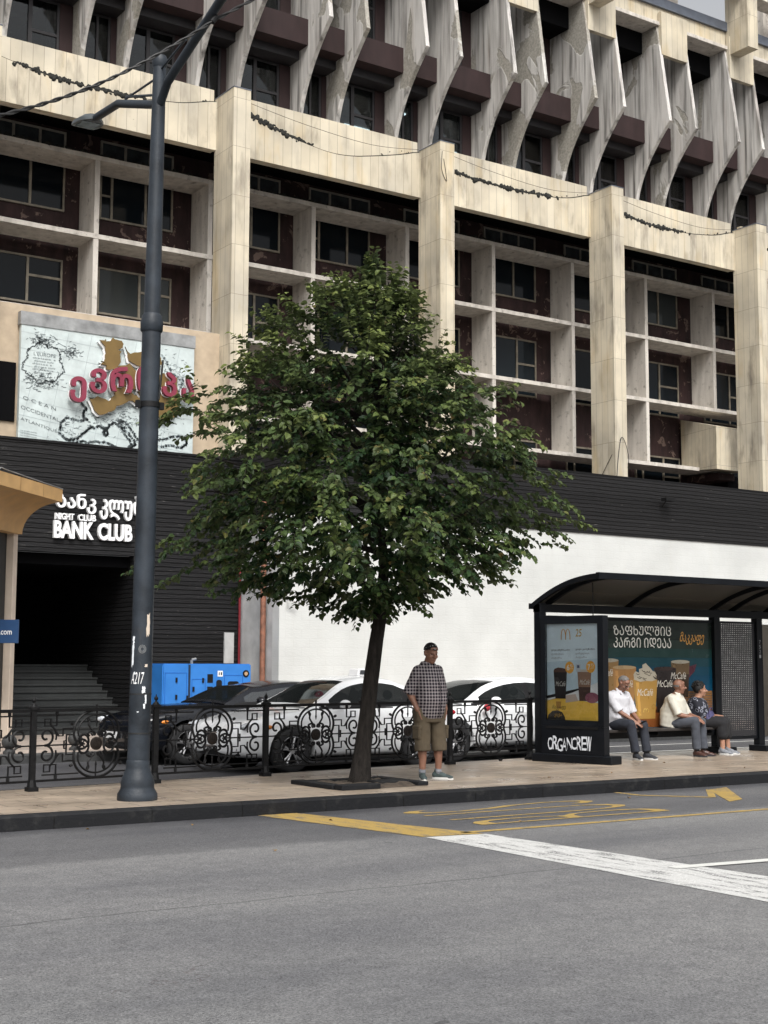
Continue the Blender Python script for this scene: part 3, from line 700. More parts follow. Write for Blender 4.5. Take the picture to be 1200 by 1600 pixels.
# ---- upper storeys: curved fins in pairs
def fin_profile():
    pts = [(YU + .05, 15.6), (YB, 15.6), (YB, 15.95)]
    for i in range(0, 15):
        t = i / 14.0                                           # from the tip (t=0) down to the foot (t=1)
        pts.append((YB + (YT - YB) * (t ** 2.0), 15.95 + (18.62 - 15.95) * t))
    pts += [(YT + .02, 18.66), (30.66, 21.9), (YU + .05, 21.9)]
    return pts
FP = fin_profile(); FTH = 0.13
fin_me = None
fins = []
xk = 15.62 - 3.135 * 3
while xk < XR:
    fins.append((xk, xk + 1.17)); xk += 3.135
for a, b in fins:
    for x in (a, b):
        m = MB(); m.prism(FP, 'x', x - FTH / 2, x + FTH / 2)
        m.build('curved_fin', MAT['plaster'], bld, bevel=0.012)
for i, (a, b) in enumerate(fins):
    nx = fins[i + 1][0] if i + 1 < len(fins) else b + 1.96
    m = MB(); m.box(b - .08, nx + .08, 30.58, YU, 21.902, 22.03); m.build('fin_cap', MAT['concrete'], bld, bevel=.01)
    m = MB(); m.box(b + FTH / 2 + .002, nx - FTH / 2 - .002, 31.3, YU + .1, 21.2, 21.9); m.build('recess_shade', MAT['black_void'], bld)  # black filling paints the shade under the fin cap
    m = MB(); m.box(a + FTH / 2 - .06, b - FTH / 2 + .05, 30.50, 30.66, 20.92, 22.35); m.build('hanging_panel', MAT['stone_parapet'], bld)
    # oxblood spandrel beams between the fins
    for (xa, xb) in ((a + FTH / 2 + .001, b - FTH / 2 - .001), (b + FTH / 2 + .001, nx - FTH / 2 - .001)):
        m = MB(); m.box(xa, xb, 31.25, YU + .1, 18.22, 18.95); m.build('spandrel_beam', MAT['beam'], bld)
        m = MB(); m.box(xa, xb, 31.7, YU + .1, 17.98, 18.218); m.build('spandrel_beam', MAT['dark_frame'], bld)
    # windows: lower storey and upper storey
    for (xa, xb, wide) in ((a + FTH / 2 + .001, b - FTH / 2 - .001, False), (b + FTH / 2 + .001, nx - FTH / 2 - .001, True)):
        for (s_, h_) in ((15.7, 17.95), (19.05, 21.2)):
            m = MB(); t = .06; Yf = YU - .14
            pier = .34 if wide else .16
            xr = xb - pier
            m.box(xa, xr, Yf, Yf + .07, s_, s_ + t); m.box(xa, xr, Yf, Yf + .07, h_ - t, h_)
            m.box(xa, xa + t, Yf, Yf + .07, s_ + t, h_ - t); m.box(xr - t, xr, Yf, Yf + .07, s_ + t, h_ - t)
            if wide:
                q = xa + (xr - xa) * .5; m.box(q - .05, q + .05, Yf - .01, Yf + .065, s_ + t, h_ - t)
                zt = s_ + (h_ - s_) * .6; m.box(q + .051, xr - t - .001, Yf - .005, Yf + .06, zt, zt + .07)
            else:
                q = xa + (xr - xa) * .6; m.box(q - .03, q + .03, Yf - .01, Yf + .065, s_ + t, h_ - t)
            w = m.build('window_frame', MAT['dark_frame'], bld)
            m = MB(); m.box(xa + .02, xr - .02, Yf + .03, Yf + .036, s_ + .02, h_ - .02); m.build('pane', MAT['clear_glass'], w)
            m = MB(); m.box(xr + .001, xb, Yf - .02, YU + .1, s_, h_); m.build('pier', MAT['beam'], bld)
            # slivers of the office behind: paper in the panes
            if rnd.random() < .35 and s_ < 17:
                m = MB(); px = xa + .1 + rnd.random() * .15; m.box(px, px + min(.42, xr - xa - .25), Yf + .05, Yf + .054, s_ + .5, s_ + .82); m.build('paper', MAT['paper'], w)
# one office room per storey behind the glass: floor, ceiling, back wall and lit tubes
for (s_, h_) in ((15.62, 18.1), (18.96, 21.6)):
    m = MB(); m.box(XL, XR, YU + .12, YU + 5, s_ - .1, s_); m.build('office_floor', MAT['room'], bld)
    m = MB(); m.box(XL, XR, YU + .12, YU + 5, h_, h_ + .1); m.build('office_ceiling', MAT['room_light'], bld)
    m = MB(); m.box(XL, XR, YU + 5, YU + 5.1, s_, h_); m.build('office_wall', MAT['room'], bld)
    for x in np.arange(XL + .6, XR, 4.1):
        for yy in (YU + 1.0, YU + 2.7):
            if rnd.random() < .62:
                m = MB(); m.box(x, x + 1.1, yy, yy + .14, h_ - .05, h_ - .01); m.build('light_tube', MAT['office_lamp'], bld)
    for x in np.arange(XL + .3, XR, 3.135 * 2):
        m = MB(); m.box(x, x + .1, YU + .15, YU + 5, s_, h_); m.build('partition', MAT['room'], bld)
# parapet, flashing, columns and roof of the top terrace
m = MB(); m.box(XL, XR, 30.69, 30.9, 21.95, 22.55); m.build('roof_parapet', MAT['stone_parapet'], bld)
m = MB(); m.box(XL, XR, 30.6, 30.95, 22.552, 22.86); m.build('roof_flashing', MAT['slate_flashing'], bld)
for k in range(0, NB + 1):
    x = colx(k)
    m = MB(); m.box(x + .1, x + .57, 29.72, 30.68, 21.72, 25.6); m.build('upper_column', MAT['stone_column'], bld)
m = MB(); m.box(XL, XR, 29.9, 30.5, 23.62, 24.4); m.build('roof_beam', MAT['concrete'], bld)
for k in range(0, NB):
    x = colx(k); m = MB(); m.box(x + 2.6, x + 4.7, 31.2, 31.6, 22.5, 24.6); m.build('penthouse_wall', MAT['concrete'], bld)
m = MB(); m.box(x + .6, XR, 30.4, 32, 21.2, 25.3); m.build('end_wall', MAT['stone_parapet'], bld)

# ---- podium: black boards on the left with the entrance, white wall on the right
YL, YR_ = 28.8, 27.0
XC = 15.55                                                     # the corner where the white wall steps forward
DX0, DX1, DZ = 10.02, 12.87, 4.0                               # entrance opening
m = MB()
m.box(-30, XC - .002, YL, YL + .25, DZ, ZB)
m.box(DX1, XC - .002, YL, YL + .25, .14, DZ - .001)
m.box(-30, DX0, YL, YL + .25, .14, DZ - .001)
m.build('board_cladding', MAT['boards'], bld)
m = MB(); m.box(-30, XC - .002, YL - .03, YL + 1.2, ZB + .001, ZB + .05); m.build('cladding_coping', MAT['plastic_black'], bld)
m = MB(); m.box(DX1 - .001, DX1 + .12, YL + .251, YL + 5, .14, DZ - .002); m.build('board_cladding', MAT['boards'], bld)
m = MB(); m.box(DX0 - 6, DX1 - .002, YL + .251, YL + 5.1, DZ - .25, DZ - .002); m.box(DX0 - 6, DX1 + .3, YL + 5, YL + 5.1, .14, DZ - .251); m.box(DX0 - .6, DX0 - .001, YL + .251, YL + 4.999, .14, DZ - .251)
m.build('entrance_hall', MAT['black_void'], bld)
NS = 10; RI = (1.61 - .148) / NS
m = MB(); pr = [(YL - .22, .14)]
for i in range(NS):
    y = YL - .22 + i * .30
    pr += [(y, .148 + RI * (i + 1) - .04), (y - .025, .148 + RI * (i + 1) - .035), (y - .025, .148 + RI * (i + 1))]
    if i < NS - 1: pr += [(y + .30, .148 + RI * (i + 1))]
pr += [(YL + 4.9, 1.61), (YL + 4.9, .14)]
m.prism(pr, 'x', DX0 + .02, DX1 - .004); m.build('steps', MAT['stone_step'], bld)
m = MB(); m.box(XC, 120, YR_, YR_ + .3, .14, 5.02); m.build('white_wall', MAT['whitewall'], bld)
m = MB(); m.box(XC - .0, XC + .25, YR_ + .3, YL + .3, .14, 5.02); m.build('side_wall', MAT['grey_render'], bld)
m = MB(); m.box(XC - .02, 120, YR_ - .03, YR_ + .3, 5.022, 6.56); m.box(XC - .02, XC + .25, YR_ + .301, YL + .3, 5.022, 6.56); m.build('board_cladding', MAT['boards'], bld)
m = MB(); m.box(XC - .03, 120, YR_ - .04, YR_ + 3.4, 6.562, 6.60); m.build('cladding_coping', MAT['plastic_black'], bld)
m = MB(); m.tube([(XC - .10, YR_ + .55, .15), (XC - .10, YR_ + .55, 5.6)], .065, 10); m.build('drainpipe', MAT['brown_pipe'], bld, 40)
m = MB(); m.tube([(XC - .07, YL - .10, .15), (XC - .07, YL - .10, 4.3)], .028, 8); m.build('drainpipe', MAT['red_pipe'], bld, 40)
m = MB(); m.box(XC - .42, XC - .18, YL - .05, YL - .005, 1.65, 2.35); m.build('board', MAT['grey_render'], bld)
# security camera on the corner
m = MB(); m.tube([(XC + .18, YR_ - .02, 3.05), (XC + .18, YR_ - .14, 3.08)], .012, 6); m.tube([(XC + .12, YR_ - .14, 3.06), (XC + .34, YR_ - .2, 3.02)], .035, 10); m.build('security_camera', MAT['plate_white'], bld, 40)
# floodlight on the boards
m = MB(); m.box(27.2, 27.55, YR_ - .35, YR_ - .15, 6.02, 6.10); m.tube([(27.37, YR_ - .2, 6.06), (27.37, YR_ - .03, 5.9)], .015, 6); m.build('floodlight', MAT['plastic_black'], bld)
# loose cable loop on the third column
def catm(pts, n=8):
    pts = [Vector(p) for p in pts]; P = [pts[0]] + pts + [pts[-1]]; out = []
    for i in range(1, len(P) - 2):
        for j in range(n):
            t = j / n; a, b, c, d = P[i - 1:i + 3]
            out.append(0.5 * ((2 * b) + (c - a) * t + (2 * a - 5 * b + 4 * c - d) * t * t + (-a + 3 * b - 3 * c + d) * t ** 3))
    return out + [pts[-1]]
def cab(pts, r):
    m = MB(); m.tube(catm(pts), r, 5); m.build('loose_cable', MAT['cable'], bld)
x = colx(3)
cab([(x + .1, YC - .02, 6.4), (x + .02, YC - .02, 7.0), (x + .22, YC - .02, 8.2), (x + .5, YC - .02, 7.6), (x + .9, YC + .6, 6.9)], .011)
cab([(x + .22, YC - .02, 8.2), (x - .02, YC + .2, 7.6), (x - .02, YC + .9, 6.7)], .009)
x = colx(2); cab([(x + .05, YC - .02, 15.4), (x + .03, YC - .02, 14.9), (x + .2, YC - .02, 14.6), (x + .1, YC - .02, 15.2)], .008)
for k in (1, 2, 3):
    x = colx(k); cab([(x + .5, YF - .02, 15.85), (x + 2.5, YF - .03, 15.6), (x + 4.6, YF - .03, 15.5), (x + 6.2, YF - .02, 15.7)], .006)

# ================================================================== SIGNS ON THE BUILDING
sg = thing('club_sign', 'white raised letters of the night club sign on black boards above the dark entrance', 'sign', (11.0, YL - .1, 4.3))
for body, x0, x1, z0, z1, bd in (('ბანკ', 11.02, 11.92, 4.86, 5.28, .018), ('კლუბ', 12.02, 12.98, 4.76, 5.32, .018), ('NIGHT', 11.0, 11.42, 4.70, 4.84, .02), ('CLUB', 11.52, 11.92, 4.70, 4.84, .02), ('BANK', 10.98, 11.88, 4.30, 4.68, .035), ('CLUB', 11.98, 12.78, 4.30, 4.68, .035)):
    vs, fs = fit_text(body, x0, x1, z0, z1, bold=bd, extrude=.05)
    m = MB(); m.add([(v[0], YL - .06 - v[2] * .9, v[1]) for v in vs], fs); m.build('letters', MAT['white_letter'], sg)
bb = thing('map_billboard', 'large billboard with an antique sea map, gold sheet shapes and raised red letters', 'billboard', (10.4, 29.4, 6.4))
BX0, BX1, BZ0, BZ1, BY = 10.53, 14.78, 6.45, 9.12, 29.86
m = MB(); m.box(BX0, BX1, BY, BY + .12, BZ0, BZ1); m.build('backing_board', ink(182, 192, 191, .5, .12), bb)
m = MB(); m.box(BX0 - .03, BX1 + .02, BY - .02, BY + .16, BZ1 + .002, BZ1 + .30); m.build('top_flashing', MAT['zinc'], bb)
def bmap(u, v): return (BX0 + u * (BX1 - BX0), BZ1 - v * (BZ1 - BZ0))
def stroke(mb, pts, w, y, close=False):
    P = [Vector(bmap(*p)) for p in pts]
    if close: P.append(P[0])
    for a, b in zip(P, P[1:]):
        d = (b - a)
        if d.length < 1e-6: continue
        d.normalize(); n = Vector((-d.y, d.x)) * w / 2; a2 = a - d * w * .3; b2 = b + d * w * .3
        mb.add([(q.x, y, q.y) for q in (a2 - n, b2 - n, b2 + n, a2 + n)], [(0, 1, 2, 3)])
rj = random.Random(11)
def jag(pts, amt, sub=6):
    out = []
    for a, b in zip(pts, pts[1:]):
        for i in range(sub):
            t = i / sub; out.append((a[0] + (b[0] - a[0]) * t + rj.gauss(0, amt), a[1] + (b[1] - a[1]) * t + rj.gauss(0, amt * 1.3)))
    return out + [pts[-1]]
m = MB()
for i in range(7): stroke(m, [(.02 + i * .13, .98 if i > 0 else .8), (.13 + i * .13, .02)], .008, BY - .004)
for i in range(7): stroke(m, [(.0, .06 + i * .14), (.5, .12 + i * .15), (.99, .2 + i * .15)], .006, BY - .0045)
m.build('map_grid', ink(150, 160, 162, .5), bb, norm=False)
m = MB(); mk = MB()
coast = [[(.33, .60), (.36, .64), (.345, .70), (.36, .74), (.33, .76), (.25, .74), (.22, .80), (.215, .88), (.25, .92), (.27, .93), (.31, .91), (.345, .87), (.37, .83), (.39, .80), (.44, .79), (.48, .80), (.50, .76), (.53, .74), (.56, .77), (.58, .82), (.61, .87), (.63, .92), (.61, .95), (.64, .93), (.65, .90), (.61, .83), (.57, .76), (.55, .72), (.58, .72), (.62, .78), (.66, .86), (.69, .93), (.70, .97)],
         [(.25, .95), (.30, .945), (.36, .93), (.42, .92), (.5, .925), (.53, .95), (.54, .99)],
         [(.78, .86), (.84, .83), (.90, .80), (.95, .82), (.96, .86), (.93, .90), (.86, .89), (.79, .91)],
         [(.48, .80), (.49, .84), (.47, .86), (.465, .82), (.48, .80)], [(.80, .1), (.86, .25), (.93, .3), (.9, .42), (.97, .5)], [(.82, .95), (.88, .97), (.85, .99), (.82, .96)],
         [(.37, .56), (.42, .55), (.45, .58), (.43, .62)], [(.4, .36), (.43, .42), (.41, .48), (.37, .5)]]
for c in coast:
    j = jag(c, .0035); stroke(mk, j, .011, BY - .006); stroke(m, [(p[0] + .006, p[1] + .006) for p in j], .06, BY - .005)
tag(m.build('coast_shading', ink(166, 178, 180, .5), bb, norm=False), kind='stuff')
for i in range(520):                                             # inland hatching, towns and river strokes
    cx, cy = rj.choice([(.28, .83), (.42, .72), (.62, .68), (.9, .25), (.92, .55), (.75, .8), (.55, .68), (.8, .2), (.9, .4), (.6, .74)])
    u = cx + rj.gauss(0, .045); v = cy + rj.gauss(0, .06)
    if not (.01 < u < .98 and .02 < v < .98): continue
    stroke(mk, [(u, v), (u + rj.gauss(0, .01), v + rj.gauss(0, .008))], .012, BY - .0055)
# cartouche: scrolled frame
fr = []
for i in range(50):
    a = 2 * math.pi * i / 50; fr.append((.125 + (.105 + .012 * math.sin(5 * a)) * math.cos(a), .31 + (.165 + .015 * math.cos(7 * a)) * math.sin(a)))
stroke(mk, jag(fr, .004, 3), .022, BY - .006, True)
for i in range(380):
    a = rj.uniform(0, 6.28); zone = rj.random()
    if zone < .35: u, v = .12 + rj.gauss(0, .03), .12 + rj.gauss(0, .03)
    elif zone < .75: u, v = .12 + rj.gauss(0, .05), .46 + rj.gauss(0, .035)
    else: u, v = .27 + rj.gauss(0, .025), .19 + rj.gauss(0, .03)
    if u < .012: continue
    stroke(mk, [(u, v), (u + rj.gauss(0, .012), v + rj.gauss(0, .012))], .012, BY - .006)
mk.build('map_engraving', ink(98, 106, 108, .5), bb, norm=False)
m = MB()
def maptext(body, u0, u1, v0, v1, shear=0, skew=0.0):
    vs, fs = fit_text(body, 0, 1, 0, 1)
    m.add([(BX0 + (u0 + (u1 - u0) * x) * (BX1 - BX0), BY - .006, BZ1 - (v1 + (v0 - v1) * z + skew * x) * (BZ1 - BZ0)) for x, z, d in vs], fs)
maptext("L'EUROPE", .07, .19, .22, .25)
for i in range(6): maptext('divisee suivant'[: 9 + (i * 3) % 6], .065 + .008 * (i % 2), .19 - .01 * (i % 3), .262 + i * .024, .277 + i * .024)
maptext('O C E A N', .02, .2, .60, .63, skew=.07); maptext('OCCIDENTAL', .01, .22, .68, .71, skew=.08); maptext('ATLANTIQUE', .01, .21, .78, .81, skew=.08)
for i in range(5): maptext('mer et isles voisines', .01, .10, .885 + i * .02, .897 + i * .02, skew=.01)
m.build('map_lettering', ink(95, 102, 104, .5), bb, norm=False)
gold = [[(.44, .14), (.47, .16), (.50, .13), (.56, .14), (.555, .20), (.53, .22), (.55, .30), (.54, .36), (.50, .40), (.47, .41), (.45, .36), (.43, .345), (.46, .31), (.46, .24)],
        [(.57, .20), (.60, .23), (.66, .21), (.70, .17), (.77, .22), (.79, .30), (.74, .33), (.70, .32), (.66, .35), (.60, .30)],
        [(.38, .68), (.42, .66), (.49, .68), (.52, .62), (.50, .55), (.56, .53), (.62, .58), (.66, .62), (.70, .60), (.72, .70), (.66, .68), (.60, .64), (.55, .70), (.50, .76), (.46, .80), (.40, .77)],
        [(.66, .48), (.72, .46), (.80, .38), (.88, .40), (.90, .62), (.87, .76), (.80, .80), (.76, .76), (.70, .68), (.66, .6)], [(.52, .38), (.60, .33), (.66, .38), (.64, .55), (.55, .52)]]
def flip(pl): return [bmap(u, v - .105) for u, v in pl]
for i, g in enumerate(gold):
    g = jag(g + [g[0]], .0055, 3)[:-1]
    big = [(u - .008, v + .014) for u, v in g]
    m = MB(); m.prism(flip(big), 'y', BY - .07, BY - .012); m.build('white_backer', MAT['white_letter'], bb)
    m = MB(); m.prism(flip(g), 'y', BY - .12, BY - .072); m.build('gold_sheet', MAT['gold_sheet'], bb)
for ch, u0, u1, v0, v1 in (('ე', .255, .345, .40, .62), ('ვ', .365, .46, .31, .525), ('რ', .48, .61, .265, .49), ('ო', .635, .74, .24, .455), ('პ', .785, .87, .265, .48), ('ა', .905, .975, .29, .51)):
    v0 += .0; vs, fs = fit_text(ch, BX0 + u0 * (BX1 - BX0), BX0 + u1 * (BX1 - BX0), BZ1 - v1 * (BZ1 - BZ0), BZ1 - v0 * (BZ1 - BZ0), bold=.028, extrude=.05)
    m = MB(); m.add([(v[0], BY - .20 - v[2], v[1]) for v in vs], fs); a = m.build('letter', MAT['red_letter'], bb)
    m = MB(); m.add([(v[0] - .012, BY - .135 - v[2] * .25, v[1] - .014) for v in vs], fs); m.build('letter_edge', MAT['white_letter'], a)
# ================================================================== STREET LAMP
PX_, PY_ = 6.53, 14.38
lp = thing('street_lamp', 'tall slate grey steel lamp post with two arms standing on the paved island', 'street lamp', (PX_, PY_, 0.148))
def lean(z): return PX_ + (z - .15) * 0.0095
m = MB(); m.lathe([(.215, .148), (.22, .16), (.215, .22), (.185, .27), (.18, .30), (.185, .33), (.165, .40), (.135, .47), (.128, .50), (.128, .56), (.122, .58)], PX_, PY_, 32)
m.build('base', MAT['lamp_paint'], lp, 40)
m = MB(); m.tube([(lean(.57), PY_, .57), (lean(4.55), PY_, 4.55), (lean(5.40), PY_, 5.40)], [.122, .108, .105], 32); m.build('pole', MAT['lamp_paint'], lp, 40)
m = MB(); m.tube([(lean(5.34), PY_, 5.34), (lean(5.36), PY_, 5.36), (lean(5.46), PY_, 5.46), (lean(5.50), PY_, 5.50), (lean(5.53), PY_, 5.53), (lean(5.56), PY_, 5.56)], [.108, .125, .128, .115, .112, .09], 32)
m.build('collar', MAT['lamp_paint'], lp, 40)
m = MB(); m.tube([(lean(5.5), PY_, 5.5), (lean(8.5), PY_, 8.5)], [.094, .074], 28); m.build('pole', MAT['lamp_paint'], lp, 40)
m = MB(); m.tube([(lean(8.48), PY_, z) for z in (8.46, 8.50, 8.56, 8.60, 8.62)], [.076, .09, .09, .075, .03], 24); m.build('finial_cap', MAT['lamp_paint'], lp, 40)
m = MB(); m.tube([(lean(4.5), PY_, 4.48), (lean(4.5), PY_, 4.54)], [.118, .118], 24); m.box(lean(4.5) + .11, lean(4.5) + .17, PY_ - .03, PY_ + .03, 4.47, 4.55); m.box(lean(4.5) - .16, lean(4.5) - .11, PY_ - .03, PY_ + .03, 4.47, 4.55)
m.build('clamp_band', MAT['plastic_black'], lp, 40)
m = MB(); m.tube([(lean(4.5) + .06, PY_ - .12, 4.56), (lean(5) + .11, PY_ - .09, 5.02)], .011, 6); m.build('stay_rod', MAT['plastic_black'], lp)
ax = lean(8)
E1, E2 = PX(185, 162, ax), PX(153, 182, ax)
m = MB(); m.tube([(ax, PY_, 8.02), E1, E2, E2 + (E2 - E1) * .15], [.05, .05, .05, .042], 16); a_ = m.build('arm', MAT['lamp_paint'], lp, 50)
m = MB(); m.tube([(ax, PY_ + .02, 8.36), PX(196, 155, ax)], .014, 6); m.build('stay_rod', MAT['lamp_paint'], lp)
m = MB(); m.tube([(ax, PY_, 8.14), PX(197, 154, ax) + Vector((0, 0, .02))], .016, 6); m.build('stay_rod', MAT['lamp_paint'], lp)
R1 = PX(262, 128, ax); R2 = PX(345, 0, ax)
m = MB(); m.tube([(ax, PY_ - .05, 8.02), R1, R2, R2 + (R2 - R1) * .2 + Vector((0, -.1, -.05)), R2 + (R2 - R1) * .2 + Vector((0, -1.0, -.02))], .05, 16); m.build('arm', MAT['lamp_paint'], lp, 50)
m = MB(); m.tube([(ax, PY_ - .02, 8.42), PX(290, 64, ax) + Vector((0, 0, .02))], .014, 6); m.build('stay_rod', MAT['lamp_paint'], lp)
def luminaire(end, d):
    d = Vector(d).normalized(); n = Vector((1, 0, 0)); u = n.cross(d)
    if u.z < 0: u = -u
    def P(a, b, c): return end + d * a + n * b + u * c
    m = MB(); r = []
    for a, w, h in ((-.02, .05, .045), (.03, .10, .055), (.12, .16, .06), (.3, .175, .055), (.42, .15, .04), (.47, .10, .02)):
        r.append([P(a, w * cx, h * cz) for cx, cz in ((-1, -.5), (-1, .2), (-.6, 1), (.6, 1), (1, .2), (1, -.5))])
    m.rings(r); h = m.build('lamp_head', MAT['lamp_head'], lp, 30)
    m = MB(); m.add([P(a, b, -.034) for a, b in ((.1, -.12), (.38, -.12), (.38, .12), (.1, .12))] + [P(a, b, -.028) for a, b in ((.1, -.12), (.38, -.12), (.38, .12), (.1, .12))], [(0, 1, 2, 3), (0, 1, 5, 4), (1, 2, 6, 5), (2, 3, 7, 6), (3, 0, 4, 7)])
    m.build('lens', MAT['lamp_lens'], h)
luminaire(E2 + (E2 - E1).normalized() * .08, (E2 - E1))
luminaire(R2 + (R2 - R1) * .2 + Vector((0, -1.05, -.02)), (0, -1, -.03))
# torn paper, stickers and pen marks wrapped round the foot of the post
def wrap(pts2, r_add=.002, zc=0):
    """(arc length, height) measured on the side facing the road and the street corner -> world"""
    out = []
    for s_, z in pts2:
        rr = .122 - (z - .57) * .0035 + r_add; a = math.radians(-126) + s_ / rr
        out.append((lean(z) + rr * math.cos(a), PY_ + rr * math.sin(a), z))
    return out
rw = random.Random(5)
def scrap(mb, s0, z0, w, h, n=7, r=.0015):
    pts = []
    for i in range(4 * n):
        t = i / n; e = int(t); f = t - e
        p = [(f, 0), (1, f), (1 - f, 1), (0, 1 - f)][e]
        pts.append((s0 + (p[0] - .5) * w + rw.gauss(0, .09 * w), z0 + (p[1] - .5) * h + rw.gauss(0, .06 * h)))
    c = (s0, z0); b = wrap([c] + pts, r); mb.add(b, [(0, 1 + i, 1 + (i + 1) % len(pts)) for i in range(len(pts))])
m = MB(); scrap(m, -.085, 1.72, .03, .22); scrap(m, -.08, 1.88, .03, .08); scrap(m, .06, 1.34, .035, .07); scrap(m, .085, 1.24, .02, .1); scrap(m, -.05, 1.52, .012, .03); scrap(m, .0, 1.10, .02, .01); scrap(m, .07, 1.16, .02, .05); m.build('paper_scrap', MAT['paper'], lp)
m = MB(); scrap(m, .09, 2.05, .035, .24, r=.003); scrap(m, .08, 1.6, .03, .03, r=.003); m.build('paper_scrap', MAT['cream_paint'], lp)
m = MB(); scrap(m, .0, 1.86, .16, .30, r=.001); scrap(m, .03, 1.55, .16, .2, r=.001); m.build('tape_patch', ink(36, 40, 46, .6), lp)
vs, fs = fit_text('A217', -.10, .06, 1.40, 1.53, shear=.3); m = MB(); m.add(wrap([(v[0], v[1]) for v in vs], .003), fs); m.build('pen_marks', MAT['white_letter'], lp, norm=False)
for z_, r_ in ((1.285, .123), (.86, .1245)): m = MB(); m.tube([(lean(z_), PY_, z_), (lean(z_), PY_, z_ + .015)], r_, 28); m.build('wire_band', MAT['cable'], lp)
m = MB()
for r_ in (.02, .03, .04): m.tube(wrap([(.03 + r_ * math.cos(a), 1.78 + r_ * 1.1 * math.sin(a)) for a in np.linspace(0, 6.28, 18)], .002), .0022, 4)
m.build('sticker', MAT['zinc'], lp)

rt = random.Random(33)
# pit: a stone frame with one displaced slab, soil inside
m = MB(); gx0, gx1, gy0, gy1 = 9.02, 10.36, 14.14, 15.3
pit = thing('tree_pit_edging', 'weathered basalt slabs framing the bare soil pit around the tree trunk', 'kerb stones', (9.8, 14.7, .148))
for nm, (a, b, c, d, h) in (('slab', (gx0, gx0 + .55, gy0, gy0 + .18, .075)), ('slab', (gx0 - .02, gx0 + .16, gy0 + .19, gy1, .06)), ('slab', (gx1 - .16, gx1, gy0 + .12, gy1, .055)), ('slab', (gx0 + .17, gx1 - .17, gy1 - .16, gy1, .05)), ('slab', (gx1 - .62, gx1 - .17, gy0 + .3, gy0 + .62, .065))):
    m = MB(); m.box(a, b, c, d, .145, .15 + h * .8); m.build(nm, MAT['kerb'], pit, bevel=.008)
m = MB(); n = 14; g = []
for i in range(n + 1):
    for j in range(n + 1):
        x = gx0 + .05 + (gx1 - gx0 - .1) * i / n; y = gy0 + .05 + (gy1 - gy0 - .1) * j / n
        e = min(i, n - i, j, n - j); z = .1485 + (.035 * rt.random() + .02 if e > 1 else .002)
        g.append((x, y, z))
m.add(g, [(i * (n + 1) + j, (i + 1) * (n + 1) + j, (i + 1) * (n + 1) + j + 1, i * (n + 1) + j + 1) for i in range(n) for j in range(n)])
tag(m.build('soil', MAT['soil'], None, 60), kind='structure')

# ================================================================== IRON FENCE
FP_ = [Vector((2.54, 15.42, 0)), Vector((4.22, 15.69, 0))] + [Vector((5.93, 15.98, 0)), Vector((7.62, 16.28, 0)), Vector((9.35, 16.56, 0)), Vector((11.06, 16.80, 0)), Vector((12.78, 17.05, 0)), Vector((14.5, 17.25, 0))]
fence = thing('iron_fence', 'low black wrought iron fence with scrollwork panels along the far edge of the island', 'fence', (5.9, 16.0, .148))
V0, V1 = .26, 1.075
def arc(cx, cy, rx, ry, a0, a1, n): return [(cx + rx * math.cos(R(a0 + (a1 - a0) * i / n)), cy + ry * math.sin(R(a0 + (a1 - a0) * i / n))) for i in range(n + 1)]
def spiral(cx, cy, r0, r1, a0, a1, n=16): return [(cx + (r0 + (r1 - r0) * i / n) * math.cos(R(a0 + (a1 - a0) * i / n)), cy + (r0 + (r1 - r0) * i / n) * math.sin(R(a0 + (a1 - a0) * i / n))) for i in range(n + 1)]
